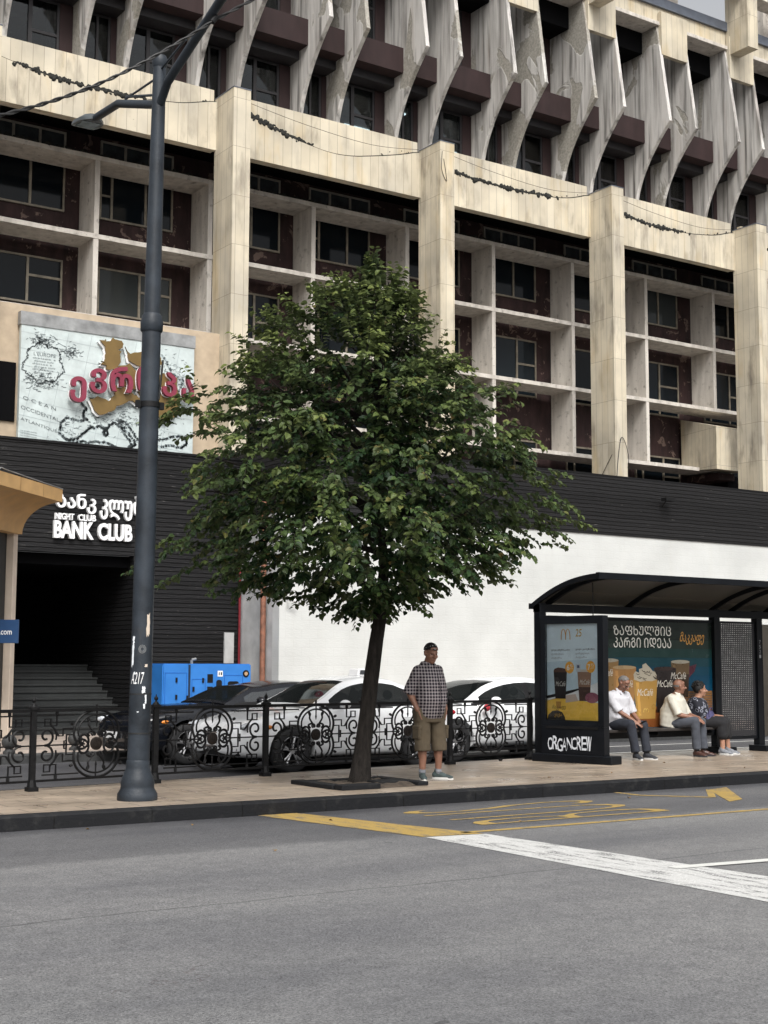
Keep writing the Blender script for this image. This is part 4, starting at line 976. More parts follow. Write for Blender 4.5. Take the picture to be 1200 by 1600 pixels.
def fence_panel(A, B):
    d = (B - A); Ln = d.length; d.normalize(); hw = Ln / 2; vc = (V0 + V1) / 2; nrm = Vector((-d.y, d.x, 0))
    def W(p, q, o=0): return A + d * (hw + p) + Vector((0, 0, vc + q)) + nrm * o
    hh = (V1 - V0) / 2 - .012
    m = MB(); m.tube([W(-hw, hh + .01), W(hw, hh + .01)], .027, 4); fr = m.build('rail', MAT['iron'], fence)
    m = MB(); m.tube([W(-hw, -hh - .01), W(hw, -hh - .01)], .018, 4); m.build('rail', MAT['iron'], fence)
    m = MB()
    def T(path, r=.0085, n=5): m.tube([W(p, q) for p, q in path], r * 1.6, n)
    T([(-hw, 0), (-.16, 0)], .006); T([(.16, 0), (hw, 0)], .006)
    for sp in (-1, 1):
        T([(sp * hw, hh - .05), (sp * .30, hh - .05)], .006); T([(sp * hw * .85, -hh + .055), (sp * .24, -hh + .055)], .006)
        for sq in (-1, 1):
            f = lambda path: [(sp * p, sq * q) for p, q in path]
            # great scroll: outer band, inner band and the curl that turns back to the centre
            T(f(arc(0, .145, .315, .255, 90, -28, 16)), .010); T(f(arc(0, .145, .255, .20, 90, -15, 14)), .0075)
            T(f(spiral(.19, .045, .115, .035, -20, -420, 22)), .009)
            T(f(spiral(.19, .045, .06, .012, 100, -200, 12)), .007)
            # leaf tendrils round the medallion
            T(f(catm([(.02, .10), (.07, .15), (.13, .13), (.10, .09)], 5)), .009); T(f(catm([(.05, .14), (.11, .22), (.10, .28), (.13, .31)], 5)), .008); T(f(spiral(.05, .115, .035, .01, 200, -160, 10)), .007)
            m.tube([W(sp * .115, sq * .25), W(sp * .125, sq * .29), W(sp * .11, sq * .33)], [.005, .016, .004], 6)
            # post scrolls
            T(f(spiral(hw - .175, .105, .105, .03, -80, -470, 24)), .009)
            T(f(arc(hw - .175, .105, .135, .135, 120, 200, 6)), .007)
            # Greek key
            T(f([(.315, .19), (.46, .19), (.46, .105), (.52, .105), (hw - .28, .19), (hw - .23, .24), (hw - .23, hh - .09), (hw - .15, hh - .09), (hw - .15, hh - .17), (hw - .31, hh - .17), (hw - .31, hh - .03)]), .0075, 4)
            T(f([(.30, .115), (.415, .115), (.415, .0)]), .0075, 4)
            T(f([(.415, .045), (.445, .045), (.445, -.0)]), .007, 4)
        T([(sp * .33, .235), (sp * .36, .25)], .012); T([(sp * .33, -.235), (sp * .36, -.25)], .012)
        for qq in (hh, -hh): T([(sp * (hw - .31), qq), (sp * (hw - .31), qq - .05 * (1 if qq > 0 else -1))], .013)
    T([(0, hh), (0, .22)], .006); T([(0, -hh), (0, -.22)], .006)
    m.tube([W(0, .27), W(0, .25), W(0, .20)], [.004, .014, .003], 6); m.tube([W(0, -.27), W(0, -.25), W(0, -.20)], [.004, .014, .003], 6)
    T([(0, hh), (0, hh + .05)], .009); m.ell(W(0, hh + .06), .016, 8, 6)
    m.build('scrollwork', MAT['iron'], fence, 60)
    m = MB(); m.tube([W(0, 0, -.018), W(0, 0, -.012), W(0, 0, .012), W(0, 0, .018)], [.06, .078, .078, .06], 18)
    for k in range(3): m.tube([W(-.03 + .03 * k, -.035, -.02), W(-.03 + .03 * k, .035, -.02)], .008, 6)
    m.build('medallion', MAT['bronze'], fence, 40)
def fence_post(P):
    m = MB(); x, y = P.x, P.y; z0 = .147
    m.box(x - .062, x + .062, y - .062, y + .062, z0, z0 + .05); m.lathe([(.06, z0 + .051), (.048, z0 + .12), (.046, z0 + .13)], x, y, 8)
    m.box(x - .032, x + .032, y - .032, y + .032, z0 + .05, 1.085); m.box(x - .05, x + .05, y - .05, y + .05, 1.086, 1.115)
    m.lathe([(.05, 1.116), (.022, 1.15), (.012, 1.165), (.026, 1.185), (.026, 1.20), (.008, 1.225), (.003, 1.245)], x, y, 10)
    m.build('post', MAT['iron'], fence, 30)
for p in FP_: fence_post(p)
for a, b in zip(FP_, FP_[1:]): fence_panel(a, b)

# ================================================================== BUS SHELTER
SB = thing('bus_shelter', 'black bus shelter with curved smoked roof, advert panels and a bench', 'bus shelter', (14.6, 16.3, .148))
bm_ = MAT['shelter_paint']
A0, A1 = Vector((14.70, 15.77, 0)), Vector((14.40, 16.86, 0))        # the advert case stands slightly askew
dv = (A1 - A0).normalized(); nv = Vector((dv.y, -dv.x, 0)); LP = (A1 - A0).length     # nv points +X, along the shelter
TH = .15
def Q(s, z, o=0): return A0 + dv * s + nv * o + Vector((0, 0, z))
def slab(mb, s0, s1, z0, z1, o0, o1): mb.obox(Q(s0, z0, o0), dv * (s1 - s0), nv * (o1 - o0), (0, 0, z1 - z0))
m = MB(); slab(m, -.14, LP + .16, .147, .27, -.03, TH + .12); m.build('plinth', bm_, SB, bevel=.01)
m = MB()
slab(m, 0, LP, .271, .70, .004, TH)
slab(m, 0, .10, .701, 2.38, 0, TH); slab(m, LP - .085, LP, .701, 2.38, 0, TH); slab(m, .101, LP - .086, .701, .79, 0, TH); slab(m, .101, LP - .086, 2.26, 2.38, 0, TH)
slab(m, .101, LP - .086, .791, 2.259, .05, TH - .05)
case = m.build('advert_case', bm_, SB)
m = MB(); slab(m, .10, LP - .085, .66, .70, -.004, .0)
m.build('case_seam', MAT['plastic_black'], case)
# poster in the case, seen from the left
PW0, PW1, PZ0, PZ1 = .101, LP - .086, .791, 2.259
def pp(u, v, o): return Q(PW1 + (PW0 - PW1) * u, PZ1 + (PZ0 - PZ1) * v, o)
def inkpoly(mb, pts, o): mb.add([pp(u, v, o) for u, v in pts], [list(range(len(pts)))])
pst = MB(); inkpoly(pst, [(0, 0), (1, 0), (1, .62), (0, .75)], .0495)
po = pst.build('poster', ink(222, 238, 248, .25), SB, norm=False)
def add_ink(pts_list, o, col, name='print', par=None):
    m = MB()
    for p in pts_list: inkpoly(m, p, o)
    return m.build(name, ink(*col), par or po, norm=False)
add_ink([[(0, .40), (1, .36), (1, .62), (0, .75)]], .049, (200, 222, 236, .25))
add_ink([[(0, .78), (.35, .74), (1, .62), (1, .66), (0, .80)]], .0488, (240, 244, 248, .25))
add_ink([[(0, .80), (.3, .765), (1, .80), (1, 1), (0, 1)]], .0485, (248, 205, 88, .25))
add_ink([[(.33, .75), (1, .60), (1, .82), (.33, .775)]], .0483, (236, 240, 244, .25))
def cup(mb_o, u, v0, v1, w0, w1, col, o, lid=None):
    add_ink([[(u - w0, v0), (u + w0, v0), (u + w1, v1), (u - w1, v1)]], o, col)
cup(None, .26, .49, .78, .13, .10, (44, 38, 40, .25), .0478)
add_ink([[(.13, .49), (.15, .468), (.22, .455), (.30, .46), (.37, .47), (.39, .49), (.38, .505), (.14, .505)]], .0474, (92, 62, 52, .25))
cup(None, .72, .50, .66, .13, .115, (150, 118, 98, .25), .0478); cup(None, .72, .655, .80, .115, .10, (84, 62, 56, .25), .0476)
add_ink([[(.60, .50), (.62, .475), (.80, .475), (.845, .50)]], .0474, (205, 198, 190, .25))
add_ink([[(.17, .81), (.27, .81), (.26, .88), (.18, .88)]], .048, (188, 140, 60, .25))
def disc(u, v, ru, rv): return [(u + ru * math.cos(2 * math.pi * i / 20), v + rv * math.sin(2 * math.pi * i / 20)) for i in range(20)]
add_ink([disc(.44, .455, .085, .062), disc(.84, .448, .085, .062)], .047, (236, 170, 56, .25))
add_ink([disc(.86, .765, .13, .055)], .0472, (150, 92, 110, .25)); add_ink([[(.36, .745), (.55, .73), (.60, .80), (.36, .82)]], .0471, (206, 190, 182, .25))
add_ink([[(.0, 1), (.02, .95), (.10, .91), (.2, .90), (.29, .92), (.34, .97), (.345, 1)]], .0478, (62, 58, 54, .25))
add_ink([[(.565, .42), (.65, .42), (.65, .50), (.565, .50)]], .0469, (198, 206, 214, .25)); add_ink([[(.585, .43), (.63, .43), (.63, .46), (.585, .46)]], .0467, (70, 80, 110, .25))
def ptext(body, u0, u1, v0, v1, o, col, par=None, **kw):
    vs, fs = fit_text(body, 0, 1, 0, 1, **kw); m = MB(); m.add([pp(u0 + (u1 - u0) * x, v1 + (v0 - v1) * z, o) for x, z, d in vs], fs); return m.build('print', ink(*col), par or po, norm=False)
ptext('6', .385, .44, .425, .485, .0465, (240, 240, 236, .3), bold=.03); ptext('45', .445, .50, .42, .45, .0465, (240, 240, 236, .3)); ptext('ლარი', .445, .51, .455, .475, .0465, (240, 240, 236, .3))
ptext('7', .785, .835, .42, .48, .0465, (240, 240, 236, .3), bold=.03); ptext('75', .845, .90, .415, .445, .0465, (240, 240, 236, .3)); ptext('ლარი', .845, .905, .45, .47, .0465, (240, 240, 236, .3))
ptext('ცივი ამერიკანო', .09, .45, .262, .285, .0465, (70, 78, 86, .3), bold=.02); ptext('ლიმონით', .09, .33, .305, .330, .0465, (92, 102, 112, .3)); ptext('პატარა', .09, .29, .345, .368, .0465, (92, 102, 112, .3))
ptext('ცივი კაპუჩინო', .56, .92, .255, .278, .0465, (70, 78, 86, .3), bold=.02); ptext('ყინულით', .56, .82, .298, .323, .0465, (92, 102, 112, .3)); ptext('პატარა', .56, .77, .338, .361, .0465, (92, 102, 112, .3))
ptext('25', .56, .68, .055, .135, .0465, (196, 158, 76, .3), bold=.01, shear=.15)
ptext('McCafé', .17, .36, .60, .65, .0465, (225, 222, 215, .3), shear=.3); ptext('McCafé', .63, .82, .58, .63, .0465, (225, 222, 215, .3), shear=.3)
ptext('მაკკაფე', .10, .36, .845, .895, .0465, (60, 52, 40, .3), shear=.3); ptext('ყავა', .14, .28, .935, .975, .0465, (214, 168, 62, .3), shear=.3)
def arches(mb, P, w, h, r, o):
    """two tall arches side by side; P maps (x,y) to world"""
    for c in (-.25, .25):
        path = [(c + .25 * math.cos(a), math.sin(a) ** .75) for a in np.linspace(0, math.pi, 15)]
        mb.tube([P(x * w, (y if y > 1e-6 else 0) * h) for x, y in path], r, 4)
m = MB(); arches(m, lambda x, y: pp(.37 + x, .165 - y, .047), .17, .11, .006, 0); m.build('emblem', ink(206, 146, 46, .3), po)
m = MB(); slab(m, PW0 + .001, PW1 - .001, PZ0 + .001, PZ1 - .001, .012, .015); m.build('case_glass', MAT['case_glass'], SB)
# spray-painted tag on the lower panel
rg = random.Random(9)
m = MB(); letters = 'ORGANCREW'; s_ = .86
for i, ch in enumerate(letters):
    w = .088; z0 = .40 + rg.uniform(-.03, .02) - .0 ; z1 = z0 + rg.uniform(.17, .22)
    vs, fs = fit_text(ch, 0, 1, 0, 1, bold=.012)
    m.add([Q(LP - .12 - i * .086 - x * .10 + (z - .5) * rg.uniform(-.03, .03), z0 - .06 + z * (z1 - z0), -.0005) for x, z, d in vs], fs)
m.build('graffiti', ink(196, 200, 206, .6), case, norm=False)
# back: frame posts, advert board, bench, perforated screen
YB_ = 17.02
XS = [14.55, 18.50, 19.58, 23.2]
for i, x in enumerate(XS):
    m = MB(); m.box(x - .07, x + .07, YB_ - .05, YB_ + .09, .147, 2.60); p_ = m.build('post', bm_, SB, bevel=.006)
    if i: m = MB(); m.box(x - .17, x + .17, YB_ - .28, YB_ + .12, .1475, .25); m.build('foot', bm_, p_, bevel=.008)
m = MB(); m.box(14.48, 23.1, YB_ - .06, YB_ + .10, 2.46, 2.58); m.build('beam', bm_, SB)
X0, X1, Z0, Z1 = 15.0, 18.43, .60, 2.36
m = MB(); m.box(X0 - .3, X1, YB_ + .0, YB_ + .08, Z1, Z1 + .05); m.box(X0 - .3, X1, YB_, YB_ + .08, Z0 - .16, Z0); m.box(X0 - .3, X0, YB_, YB_ + .08, Z0, Z1); m.build('board_frame', bm_, SB)
m = MB(); m.box(X0, X1, YB_ + .03, YB_ + .07, Z0, Z1)
bd = m.build('poster', ink(18, 76, 98, .25), SB)
BPX0, BPX1 = 15.80, 18.42                                            # the printed area that shows beside the case
BYF = YB_ + .03
def bp(u, v, o): return Vector((BPX0 + u * (BPX1 - BPX0), BYF - o, Z1 + (Z0 - Z1) * v))
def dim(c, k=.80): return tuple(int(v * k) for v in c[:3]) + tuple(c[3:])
def binks(polys, o, col, par=None, name='print'):
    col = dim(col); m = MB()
    for p in polys: m.add([bp(u, v, o) for u, v in p], [list(range(len(p)))])
    return m.build(name, ink(*col), par or bd, norm=False)
for i, c in enumerate([(34, 44, 40), (38, 50, 44), (44, 62, 54), (38, 72, 70), (26, 76, 88), (16, 76, 100), (12, 74, 104), (14, 78, 110)]):
    v0, v1 = i * .085, i * .085 + .086
    if i == 7: v1 = .66
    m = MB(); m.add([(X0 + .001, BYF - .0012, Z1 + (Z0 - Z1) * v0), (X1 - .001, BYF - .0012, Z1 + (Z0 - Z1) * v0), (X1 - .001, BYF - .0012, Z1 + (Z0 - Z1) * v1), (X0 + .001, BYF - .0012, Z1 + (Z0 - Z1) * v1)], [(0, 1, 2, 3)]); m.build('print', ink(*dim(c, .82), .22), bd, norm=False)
for i in range(8):
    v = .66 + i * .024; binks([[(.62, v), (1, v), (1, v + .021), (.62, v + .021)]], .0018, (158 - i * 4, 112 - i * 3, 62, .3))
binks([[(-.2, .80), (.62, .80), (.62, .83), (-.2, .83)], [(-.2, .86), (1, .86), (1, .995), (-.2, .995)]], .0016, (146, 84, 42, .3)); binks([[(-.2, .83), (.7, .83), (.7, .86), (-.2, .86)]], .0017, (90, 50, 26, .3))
binks([[(.72, .42), (.80, .42), (.86, .40), (.84, .47), (.79, .53), (.73, .55)]], .0018, (92, 40, 58, .3))
def bcup(u, v0, v1, w0, w1, col, o, top=None):
    binks([[(u - w0, v0), (u + w0, v0), (u + w1, v1), (u - w1, v1)]], o, col)
    binks([disc(u, v0, w0, .018)], o + .0003, top or (196, 190, 172, .3))
    c2 = tuple(min(255, int(q * 1.18)) for q in col[:3]) + (.3,)
    binks([[(u - w0 * .8, v0 + .03), (u - w0 * .55, v0 + .03), (u - w1 * .5, v1 - .03), (u - w1 * .8, v1 - .03)]], o + .0002, c2)
bcup(.71, .38, .72, .085, .065, (118, 96, 66, .3), .002); binks([[(.632, .50), (.788, .50), (.775, .72), (.645, .72)]], .0022, (70, 54, 40, .3))
bcup(.08, .37, .70, .085, .07, (168, 132, 80, .3), .002)
bcup(.57, .445, .86, .10, .075, (44, 36, 34, .3), .0026, (62, 46, 40, .3)); bcup(.215, .435, .80, .10, .078, (188, 140, 84, .3), .0026, (204, 174, 130, .3))
bcup(.395, .545, .915, .105, .08, (206, 160, 84, .3), .0032, (214, 190, 150, .3))
cream = [(.30, .55), (.29, .50), (.31, .47), (.34, .485), (.34, .45), (.37, .44), (.37, .41), (.40, .395), (.42, .42), (.44, .44), (.46, .47), (.48, .475), (.495, .51), (.49, .55), (.45, .565), (.40, .56), (.35, .57)]
binks([cream], .0036, (214, 206, 184, .4))
sw = MB(); rs_ = random.Random(2)
def bstroke(mb, pts, w, o):
    for a, b in zip(pts, pts[1:]):
        a_, b_ = bp(*a, o), bp(*b, o); d = (b_ - a_)
        if d.length < 1e-5: continue
        d.normalize(); n = Vector((-d.z, 0, d.x)) * w / 2
        mb.add([a_ - n, b_ - n, b_ + n, a_ + n], [(0, 1, 2, 3)])
for i in range(16):
    u = .31 + rs_.random() * .17; v = .45 + rs_.random() * .09; bstroke(sw, [(u, v), (u + .015, v + .012), (u + .03, v + rs_.uniform(-.005, .02))], .010, .0039)
sw.build('print', ink(44, 34, 28, .3), bd, norm=False)
def btext(body, u0, u1, v0, v1, o, col, **kw):
    vs, fs = fit_text(body, 0, 1, 0, 1, **kw); m = MB(); m.add([bp(u0 + (u1 - u0) * x, v1 + (v0 - v1) * z, o) for x, z, d in vs], fs); return m.build('lettering', ink(*col), bd, norm=False)
up_ = lambda z_: ''.join(chr(ord(c) - 0x10D0 + 0x1C90) if 0x10D0 <= ord(c) <= 0x10FA else c for c in z_)
btext(up_('ზაფხულშიც'), .125, .63, .045, .135, .003, (232, 232, 226, .3)); btext(up_('კარგი იდეაა'), .125, .63, .155, .25, .003, (232, 232, 226, .3))
btext('მაკკაფე', .71, .935, .09, .215, .003, (206, 150, 74, .3), shear=.35, bold=.008); btext('25', -.09, .042, .085, .165, .003, (196, 140, 54, .3), bold=.03)
for u, v, w in ((.055, .48, .1), (.225, .585, .1), (.39, .665, .12), (.565, .585, .12), (.69, .51, .12)): btext('McCafé', u - w / 2 - .01, u + w / 2 + .01, v - .03, v + .035, .0042, (200, 196, 186, .3), shear=.3)
m = MB()
for u, v in ((.395, .855), (.57, .81), (.23, .76)): arches(m, lambda x, y, u=u, v=v: bp(u + x, v - y, .0042), .04, .035, .0045, 0)
m.build('emblem', ink(220, 190, 110, .3), bd)
# bench
m = MB(); m.box(15.2, 18.40, YB_ - .42, YB_ - .08, .565, .605); b_ = m.build('bench', MAT['bench_wood'], SB, bevel=.006)
m = MB()
for x in (15.4, 16.8, 18.0): m.box(x - .03, x + .03, YB_ - .3, YB_ + .0, .50, .563)
m.build('bracket', bm_, b_)
# perforated screen between the two right posts
m = MB(); m.box(18.58, 19.50, YB_, YB_ + .0015, .42, 2.36); m.build('perforated_screen', MAT['screen'], SB)
m = MB(); m.box(18.571, 19.509, YB_ - .01, YB_ + .03, 2.361, 2.40); m.box(18.571, 19.509, YB_ - .01, YB_ + .03, .36, .419); m.box(18.571, 18.59, YB_ - .009, YB_ + .029, .4185, 2.3615); m.box(19.49, 19.509, YB_ - .009, YB_ + .029, .4185, 2.3615); m.build('screen_frame', bm_, SB)
m = MB(); m.box(19.66, 23.1, YB_ + .02, YB_ + .05, .4, 2.36); m.build('back_panel', MAT['smoked'], SB)
m = MB()
for i, ch in enumerate('7521'):
    vs, fs = fit_text(ch, 19.55, 19.595, 2.02 - i * .085, 2.08 - i * .085); m.add([(x, YB_ - .0515, z) for x, z, d in vs], fs)
m.build('lettering', ink(120, 122, 126), SB, norm=False)
# roof: quarter barrel rising to the front
def roofpt(t): return (YB_ + .14 - 1.5 * t, 2.55 + .40 * (1 - (1 - t) ** 2.0))
RX0, RX1 = 14.47, 23.2
nn = 16
m = MB(); top = [roofpt(i / nn) for i in range(nn + 1)]
m.prism([(y, z + .055) for y, z in top] + [(y, z + .045) for y, z in reversed(top)], 'x', RX0 + .06, RX1); m.build('roof_sheet', MAT['smoked'], SB, 30)
def rib(x, w=.05, h=.075):
    m = MB(); m.prism([(y, z + .043) for y, z in top] + [(y, z + .043 - h) for y, z in reversed(top)], 'x', x - w / 2, x + w / 2); m.build('roof_rib', bm_, SB, 30)
for x in (RX0 + .03, 14.75, 16.5, 18.50, 19.0, 19.9, 21.0, 22.1): rib(x, .06 if x < 15 else .045)
y, z = top[-1]; m = MB(); m.box(RX0, RX1, y - .07, y - .001, z - .035, z + .062); m.build('front_beam', bm_, SB)
y, z = top[0]; m = MB(); m.box(RX0, RX1, y + .001, y + .06, z - .04, z + .05); m.build('rear_beam', bm_, SB)
m = MB(); m.tube([(14.72, 16.0, 2.38), (14.72, 16.0, 2.88)], .008, 6); m.build('stay_rod', bm_, SB)

# ================================================================== CARS
def interp(tab, x):
    if x <= tab[0][0]: return tab[0][1]
    for (a, va), (b, vb) in zip(tab, tab[1:]):
        if x <= b: f = (x - a) / (b - a); f = f * f * (3 - 2 * f) * .35 + f * .65; return va + (vb - va) * f
    return tab[-1][1]
def sedan(name, label, paint, loc, rz=0, H=1.46, L=4.85, white=True, tailk=1.0, nose=1.0, hood=0.0, sg_=None):
    root = thing(name, label, 'car', loc, 'cars on the street behind the island', rz)
    def mx_(x):
        if x < .93: return .93 + (x - .93) * nose
        h = hood * min(1, (x - .93) / .17)
        return x + h if x < 1.5 else 1.5 + h + (x - 1.5) * tailk
    zd = [(0, .60), (.05, .68), (.2, .76), (.6, .85), (1.1, .935), (1.4, .97), (3.9, 1.0), (4.2, 1.03), (4.6, 1.02), (4.78, .96), (L, .86)]
    ww = [(0, .60), (.04, .70), (.15, .80), (.45, .89), (.9, .92), (2.4, .925), (3.9, .92), (4.5, .86), (4.75, .78), (L, .66)]
    zb = [(0, .34), (.05, .26), (.25, .22), (.9, .20), (4.0, .20), (4.5, .26), (L, .38)]
    st = [0, .03, .08, .18, .35, .6, .9, 1.2, 1.5, 2.0, 2.5, 3.0, 3.5, 3.9, 4.2, 4.45, 4.65, 4.77, 4.83, L]
    def sec(x):
        d, w, b = interp(zd, x), interp(ww, x), interp(zb, x); h = d - b
        pr = [(0, b), (w * .75, b), (w * .94, b + .05), (w * .985, b + .16), (w * 1.0, b + h * .50), (w * 1.0, b + h * .64), (w * .985, b + h * .70), (w * .975, b + h * .86), (w * .93, d - .012), (w * .84, d + .012), (w * .45, d + .035), (0, d + .042)]
        return pr
    def prof_side(x, off=.004):
        return [(mx_(x), -(p[0] + off), p[1]) for p in sec(x)[3:9]]
    rings = []
    for x in st:
        pr = sec(x); rings.append([(mx_(x), -y, z) for y, z in pr] + [(mx_(x), y, z) for y, z in reversed(pr[1:-1])])
    m = MB(); m.rings(rings); me = m.mesh('body')
    t = bpy.data.objects.new('tmp', me); COL.objects.link(t)
    sb = t.modifiers.new('s', 'SUBSURF'); sb.levels = 2; sb.render_levels = 2
    WX_ = (.93, mx_(3.78)); WR = .335
    c = MB()
    for wx in WX_:
        for sg in (-1, 1): c.tube([(wx, sg * .62, WR + .01), (wx, sg * 1.2, WR + .01)], .385, 28)
    co = bpy.data.objects.new('cut', c.mesh('cut')); COL.objects.link(co)
    bo = t.modifiers.new('b', 'BOOLEAN'); bo.operation = 'DIFFERENCE'; bo.object = co; bo.solver = 'EXACT'
    me2 = eval_mesh(t); bpy.data.objects.remove(t); bpy.data.objects.remove(co); me2.materials.clear(); me2.name = 'body'
    body = link(me2, 'body', paint, root, 35)
    for wx in WX_:
        for sg in (-1, 1): m = MB(); m.tube([(wx, sg * .618, WR + .01), (wx, sg * .60, WR + .01)], .386, 24); m.build('wheel_arch', MAT['plastic_black'], root, world_coords=False)
    # greenhouse
    zr = [(1.12, .975), (1.3, 1.06), (1.65, 1.24), (2.0, H - .075), (2.35, H - .015), (2.8, H), (3.2, H - .03), (3.55, H - .12), (3.9, H - .27), (4.15, H - .40), (4.32, 1.035)]
    gs = [1.12, 1.2, 1.3, 1.5, 1.7, 1.9, 2.05, 2.2, 2.45, 2.62, 2.74, 3.0, 3.25, 3.42, 3.55, 3.7, 3.9, 4.1, 4.22, 4.32]
    def gsec(x):
        z = interp(zr, x); zb_ = interp(zd, x) - .02; h = max(.001, z - zb_); f = min(1, h / (H - .98))
        wb = min(.85, interp(ww, x) - .05); wt = wb - .23 * f
        lo, hi = .05, max(.055, h - .085)
        L_ = lambda zz: wb + (wt - wb) * min(1, zz / h)
        return [(wb, zb_), (L_(min(lo, h * .3)), zb_ + min(lo, h * .3)), (L_(max(h * .55, hi)), zb_ + max(h * .55, hi) if h > .12 else zb_ + h * .6), (wt, zb_ + h * .93), (wt - .07, z - .003), (wt * .5, z + .014), (0, z + .02)]
    groups = {k_: MB() for k_ in ('body', 'side_a', 'side_b', 'side_c', 'side_d', 'front', 'rear', 'pillar_a', 'pillar_b')}
    secs = [gsec(x) for x in gs]
    for i in range(len(gs) - 1):
        xm = (gs[i] + gs[i + 1]) / 2
        for sg in (-1, 1):
            for j in range(6):
                q = [(mx_(gs[i]), sg * secs[i][j][0], secs[i][j][1]), (mx_(gs[i + 1]), sg * secs[i + 1][j][0], secs[i + 1][j][1]), (mx_(gs[i + 1]), sg * secs[i + 1][j + 1][0], secs[i + 1][j + 1][1]), (mx_(gs[i]), sg * secs[i][j + 1][0], secs[i][j + 1][1])]
                if sg > 0: q = q[::-1]
                g = 'body'; PL = 'pillar_a' if sg < 0 else 'pillar_b'
                if j == 1 and 1.55 < xm < 3.95: g = PL if 2.62 <= xm <= 2.74 or 3.42 < xm < 3.5 else 'side_' + ('ac' if sg < 0 else 'bd')[xm > 2.7]
                elif j == 0 and 1.3 < xm < 3.9: g = PL
                elif j >= 4 and 1.2 < xm < 2.05: g = 'front'
                elif j >= 4 and 3.55 < xm < 4.22: g = 'rear'
                groups[g].add(q, [(0, 1, 2, 3)])
    def gb(key, nm, mat):
        me = groups[key].mesh(nm, norm=False); bm = bmesh.new(); bm.from_mesh(me); bmesh.ops.remove_doubles(bm, verts=bm.verts, dist=1e-5); bm.to_mesh(me); bm.free(); return link(me, nm, mat, root, 40)
    gb('body', 'roof', paint); [gb('side_' + k_, 'side_window', MAT[sg_ or 'car_glass']) for k_ in 'abcd']; gb('front', 'windscreen', MAT['car_glass']); gb('rear', 'rear_window', MAT['car_glass']); [gb('pillar_' + k_, 'window_trim', MAT['plastic_black']) for k_ in 'ab']
    # seats and dashboard
    m = MB()
    for sx in (mx_(2.35), mx_(3.2)):
        for sg in (-.36, .36):
            m.tube([(sx, sg, .55), (sx + .12, sg, 1.02)], [.2, .16], 10); m.ell((sx + .16, sg, 1.14), (.05, .12, .08), 10, 6)
    m.build('seats', MAT['seat_cloth'], root, 60, world_coords=False)
    m = MB(); m.box(mx_(1.35), mx_(1.75), -.7, .7, .8, .96); m.box(1.5, mx_(4.0), -.75, .75, .28, .35); m.build('dashboard', MAT['plastic_black'], root, world_coords=False)
    # wheels
    def wheel(wx, sg):
        w = thing('wheel', None, None, (wx, sg * .80, WR)); w.parent = root
        m = MB(); pr = [(.20, -.10), (.225, -.105), (.30, -.105), (.325, -.085), (.335, -.04), (.335, .04), (.325, .085), (.30, .105), (.225, .105), (.20, .10)]
        m.rings([[(r * math.cos(2 * math.pi * k / 32), y, r * math.sin(2 * math.pi * k / 32)) for k in range(32)] for r, y in pr], caps=False); m.build('tyre', MAT['tyre'], w, 40, world_coords=False)
        m = MB(); o = sg * .075
        m.rings([[(r * math.cos(2 * math.pi * k / 32), y, r * math.sin(2 * math.pi * k / 32)) for k in range(32)] for r, y in ((.226, sg * .10), (.212, sg * .104), (.2, sg * .07), (.2, -sg * .08))], caps=False)
        for k in range(5):
            for s2 in (-.17, .17):
                a = 2 * math.pi * k / 5 + .3; b = a + s2
                m.tube([(.04 * math.cos(a), o, .04 * math.sin(a)), (.12 * math.cos(a + s2 * .75), o + sg * .012, .12 * math.sin(a + s2 * .75)), (.208 * math.cos(b), o + sg * .01, .208 * math.sin(b))], [.022, .017, .019], 6)
        m.tube([(0, o - sg * .02, 0), (0, o + sg * .012, 0)], [.05, .04], 14); m.build('rim', MAT['rim_alloy'], w, 40, world_coords=False)
        m = MB(); m.tube([(0, sg * .0, 0), (0, sg * .01, 0)], .199, 24); m.build('brake_disc', MAT['plastic_black'], w, world_coords=False)
    for wx in WX_:
        for sg in (-1, 1): wheel(wx, sg)
    # lamps, grille, plate, mirrors, handles
    rotm = lambda a: Matrix.Rotation(a, 3, 'Z')
    for sg in (-1, 1):
        m = MB(); m.ell((mx_(.26), sg * .72, .70), (.24, .06, .062), 16, 8, rotm(sg * -.62)); m.build('headlight', MAT['headlight'], root, 180, world_coords=False)
        m = MB(); m.ell((mx_(.52), sg * .885, .695), (.07, .02, .03), 10, 6); m.build('indicator', MAT['amber'], root, 180, world_coords=False)
        m = MB(); m.ell((mx_(.16), sg * .66, .38), (.07, .06, .04), 12, 8); m.tube([(mx_(.09), sg * .66, .38), (mx_(.075), sg * .66, .38)], .045, 14); m.build('fog_lamp', MAT['chrome'], root, 60, world_coords=False)
        m = MB(); m.ell((mx_(4.66), sg * .74, .86), (.16, .10, .06), 14, 8, rotm(sg * .5)); m.build('tail_light', MAT['tail_red'], root, 180, world_coords=False)
        m = MB(); m.ell((mx_(1.72), sg * 1.02, 1.02), (.085, .11, .07), 14, 8); m.tube([(mx_(1.76), sg * .86, .98), (mx_(1.74), sg * .97, 1.0)], .03, 8); m.build('mirror', paint, root, 180, world_coords=False)
        m = MB()
        for hx in (mx_(2.45), mx_(3.4)): m.tube([(hx - .1, sg * .935, .80), (hx - .06, sg * .955, .805), (hx + .06, sg * .955, .805), (hx + .1, sg * .935, .80)], .013, 6)
        m.build('door_handle', paint, root, 60, world_coords=False)
        m = MB()
        for hx in (1.45, 2.68, 3.58): m.tube([(x, y * (-sg), z) for x, y, z in prof_side(hx)], .0045, 4)
        m.build('door_seam', MAT['plastic_black'], root, world_coords=False)
    m = MB(); rr = []
    for y in np.linspace(-.42, .42, 9):
        x = mx_(0) + .03 + .10 * (y / .42) ** 2 - .045
        rr.append((x, y))
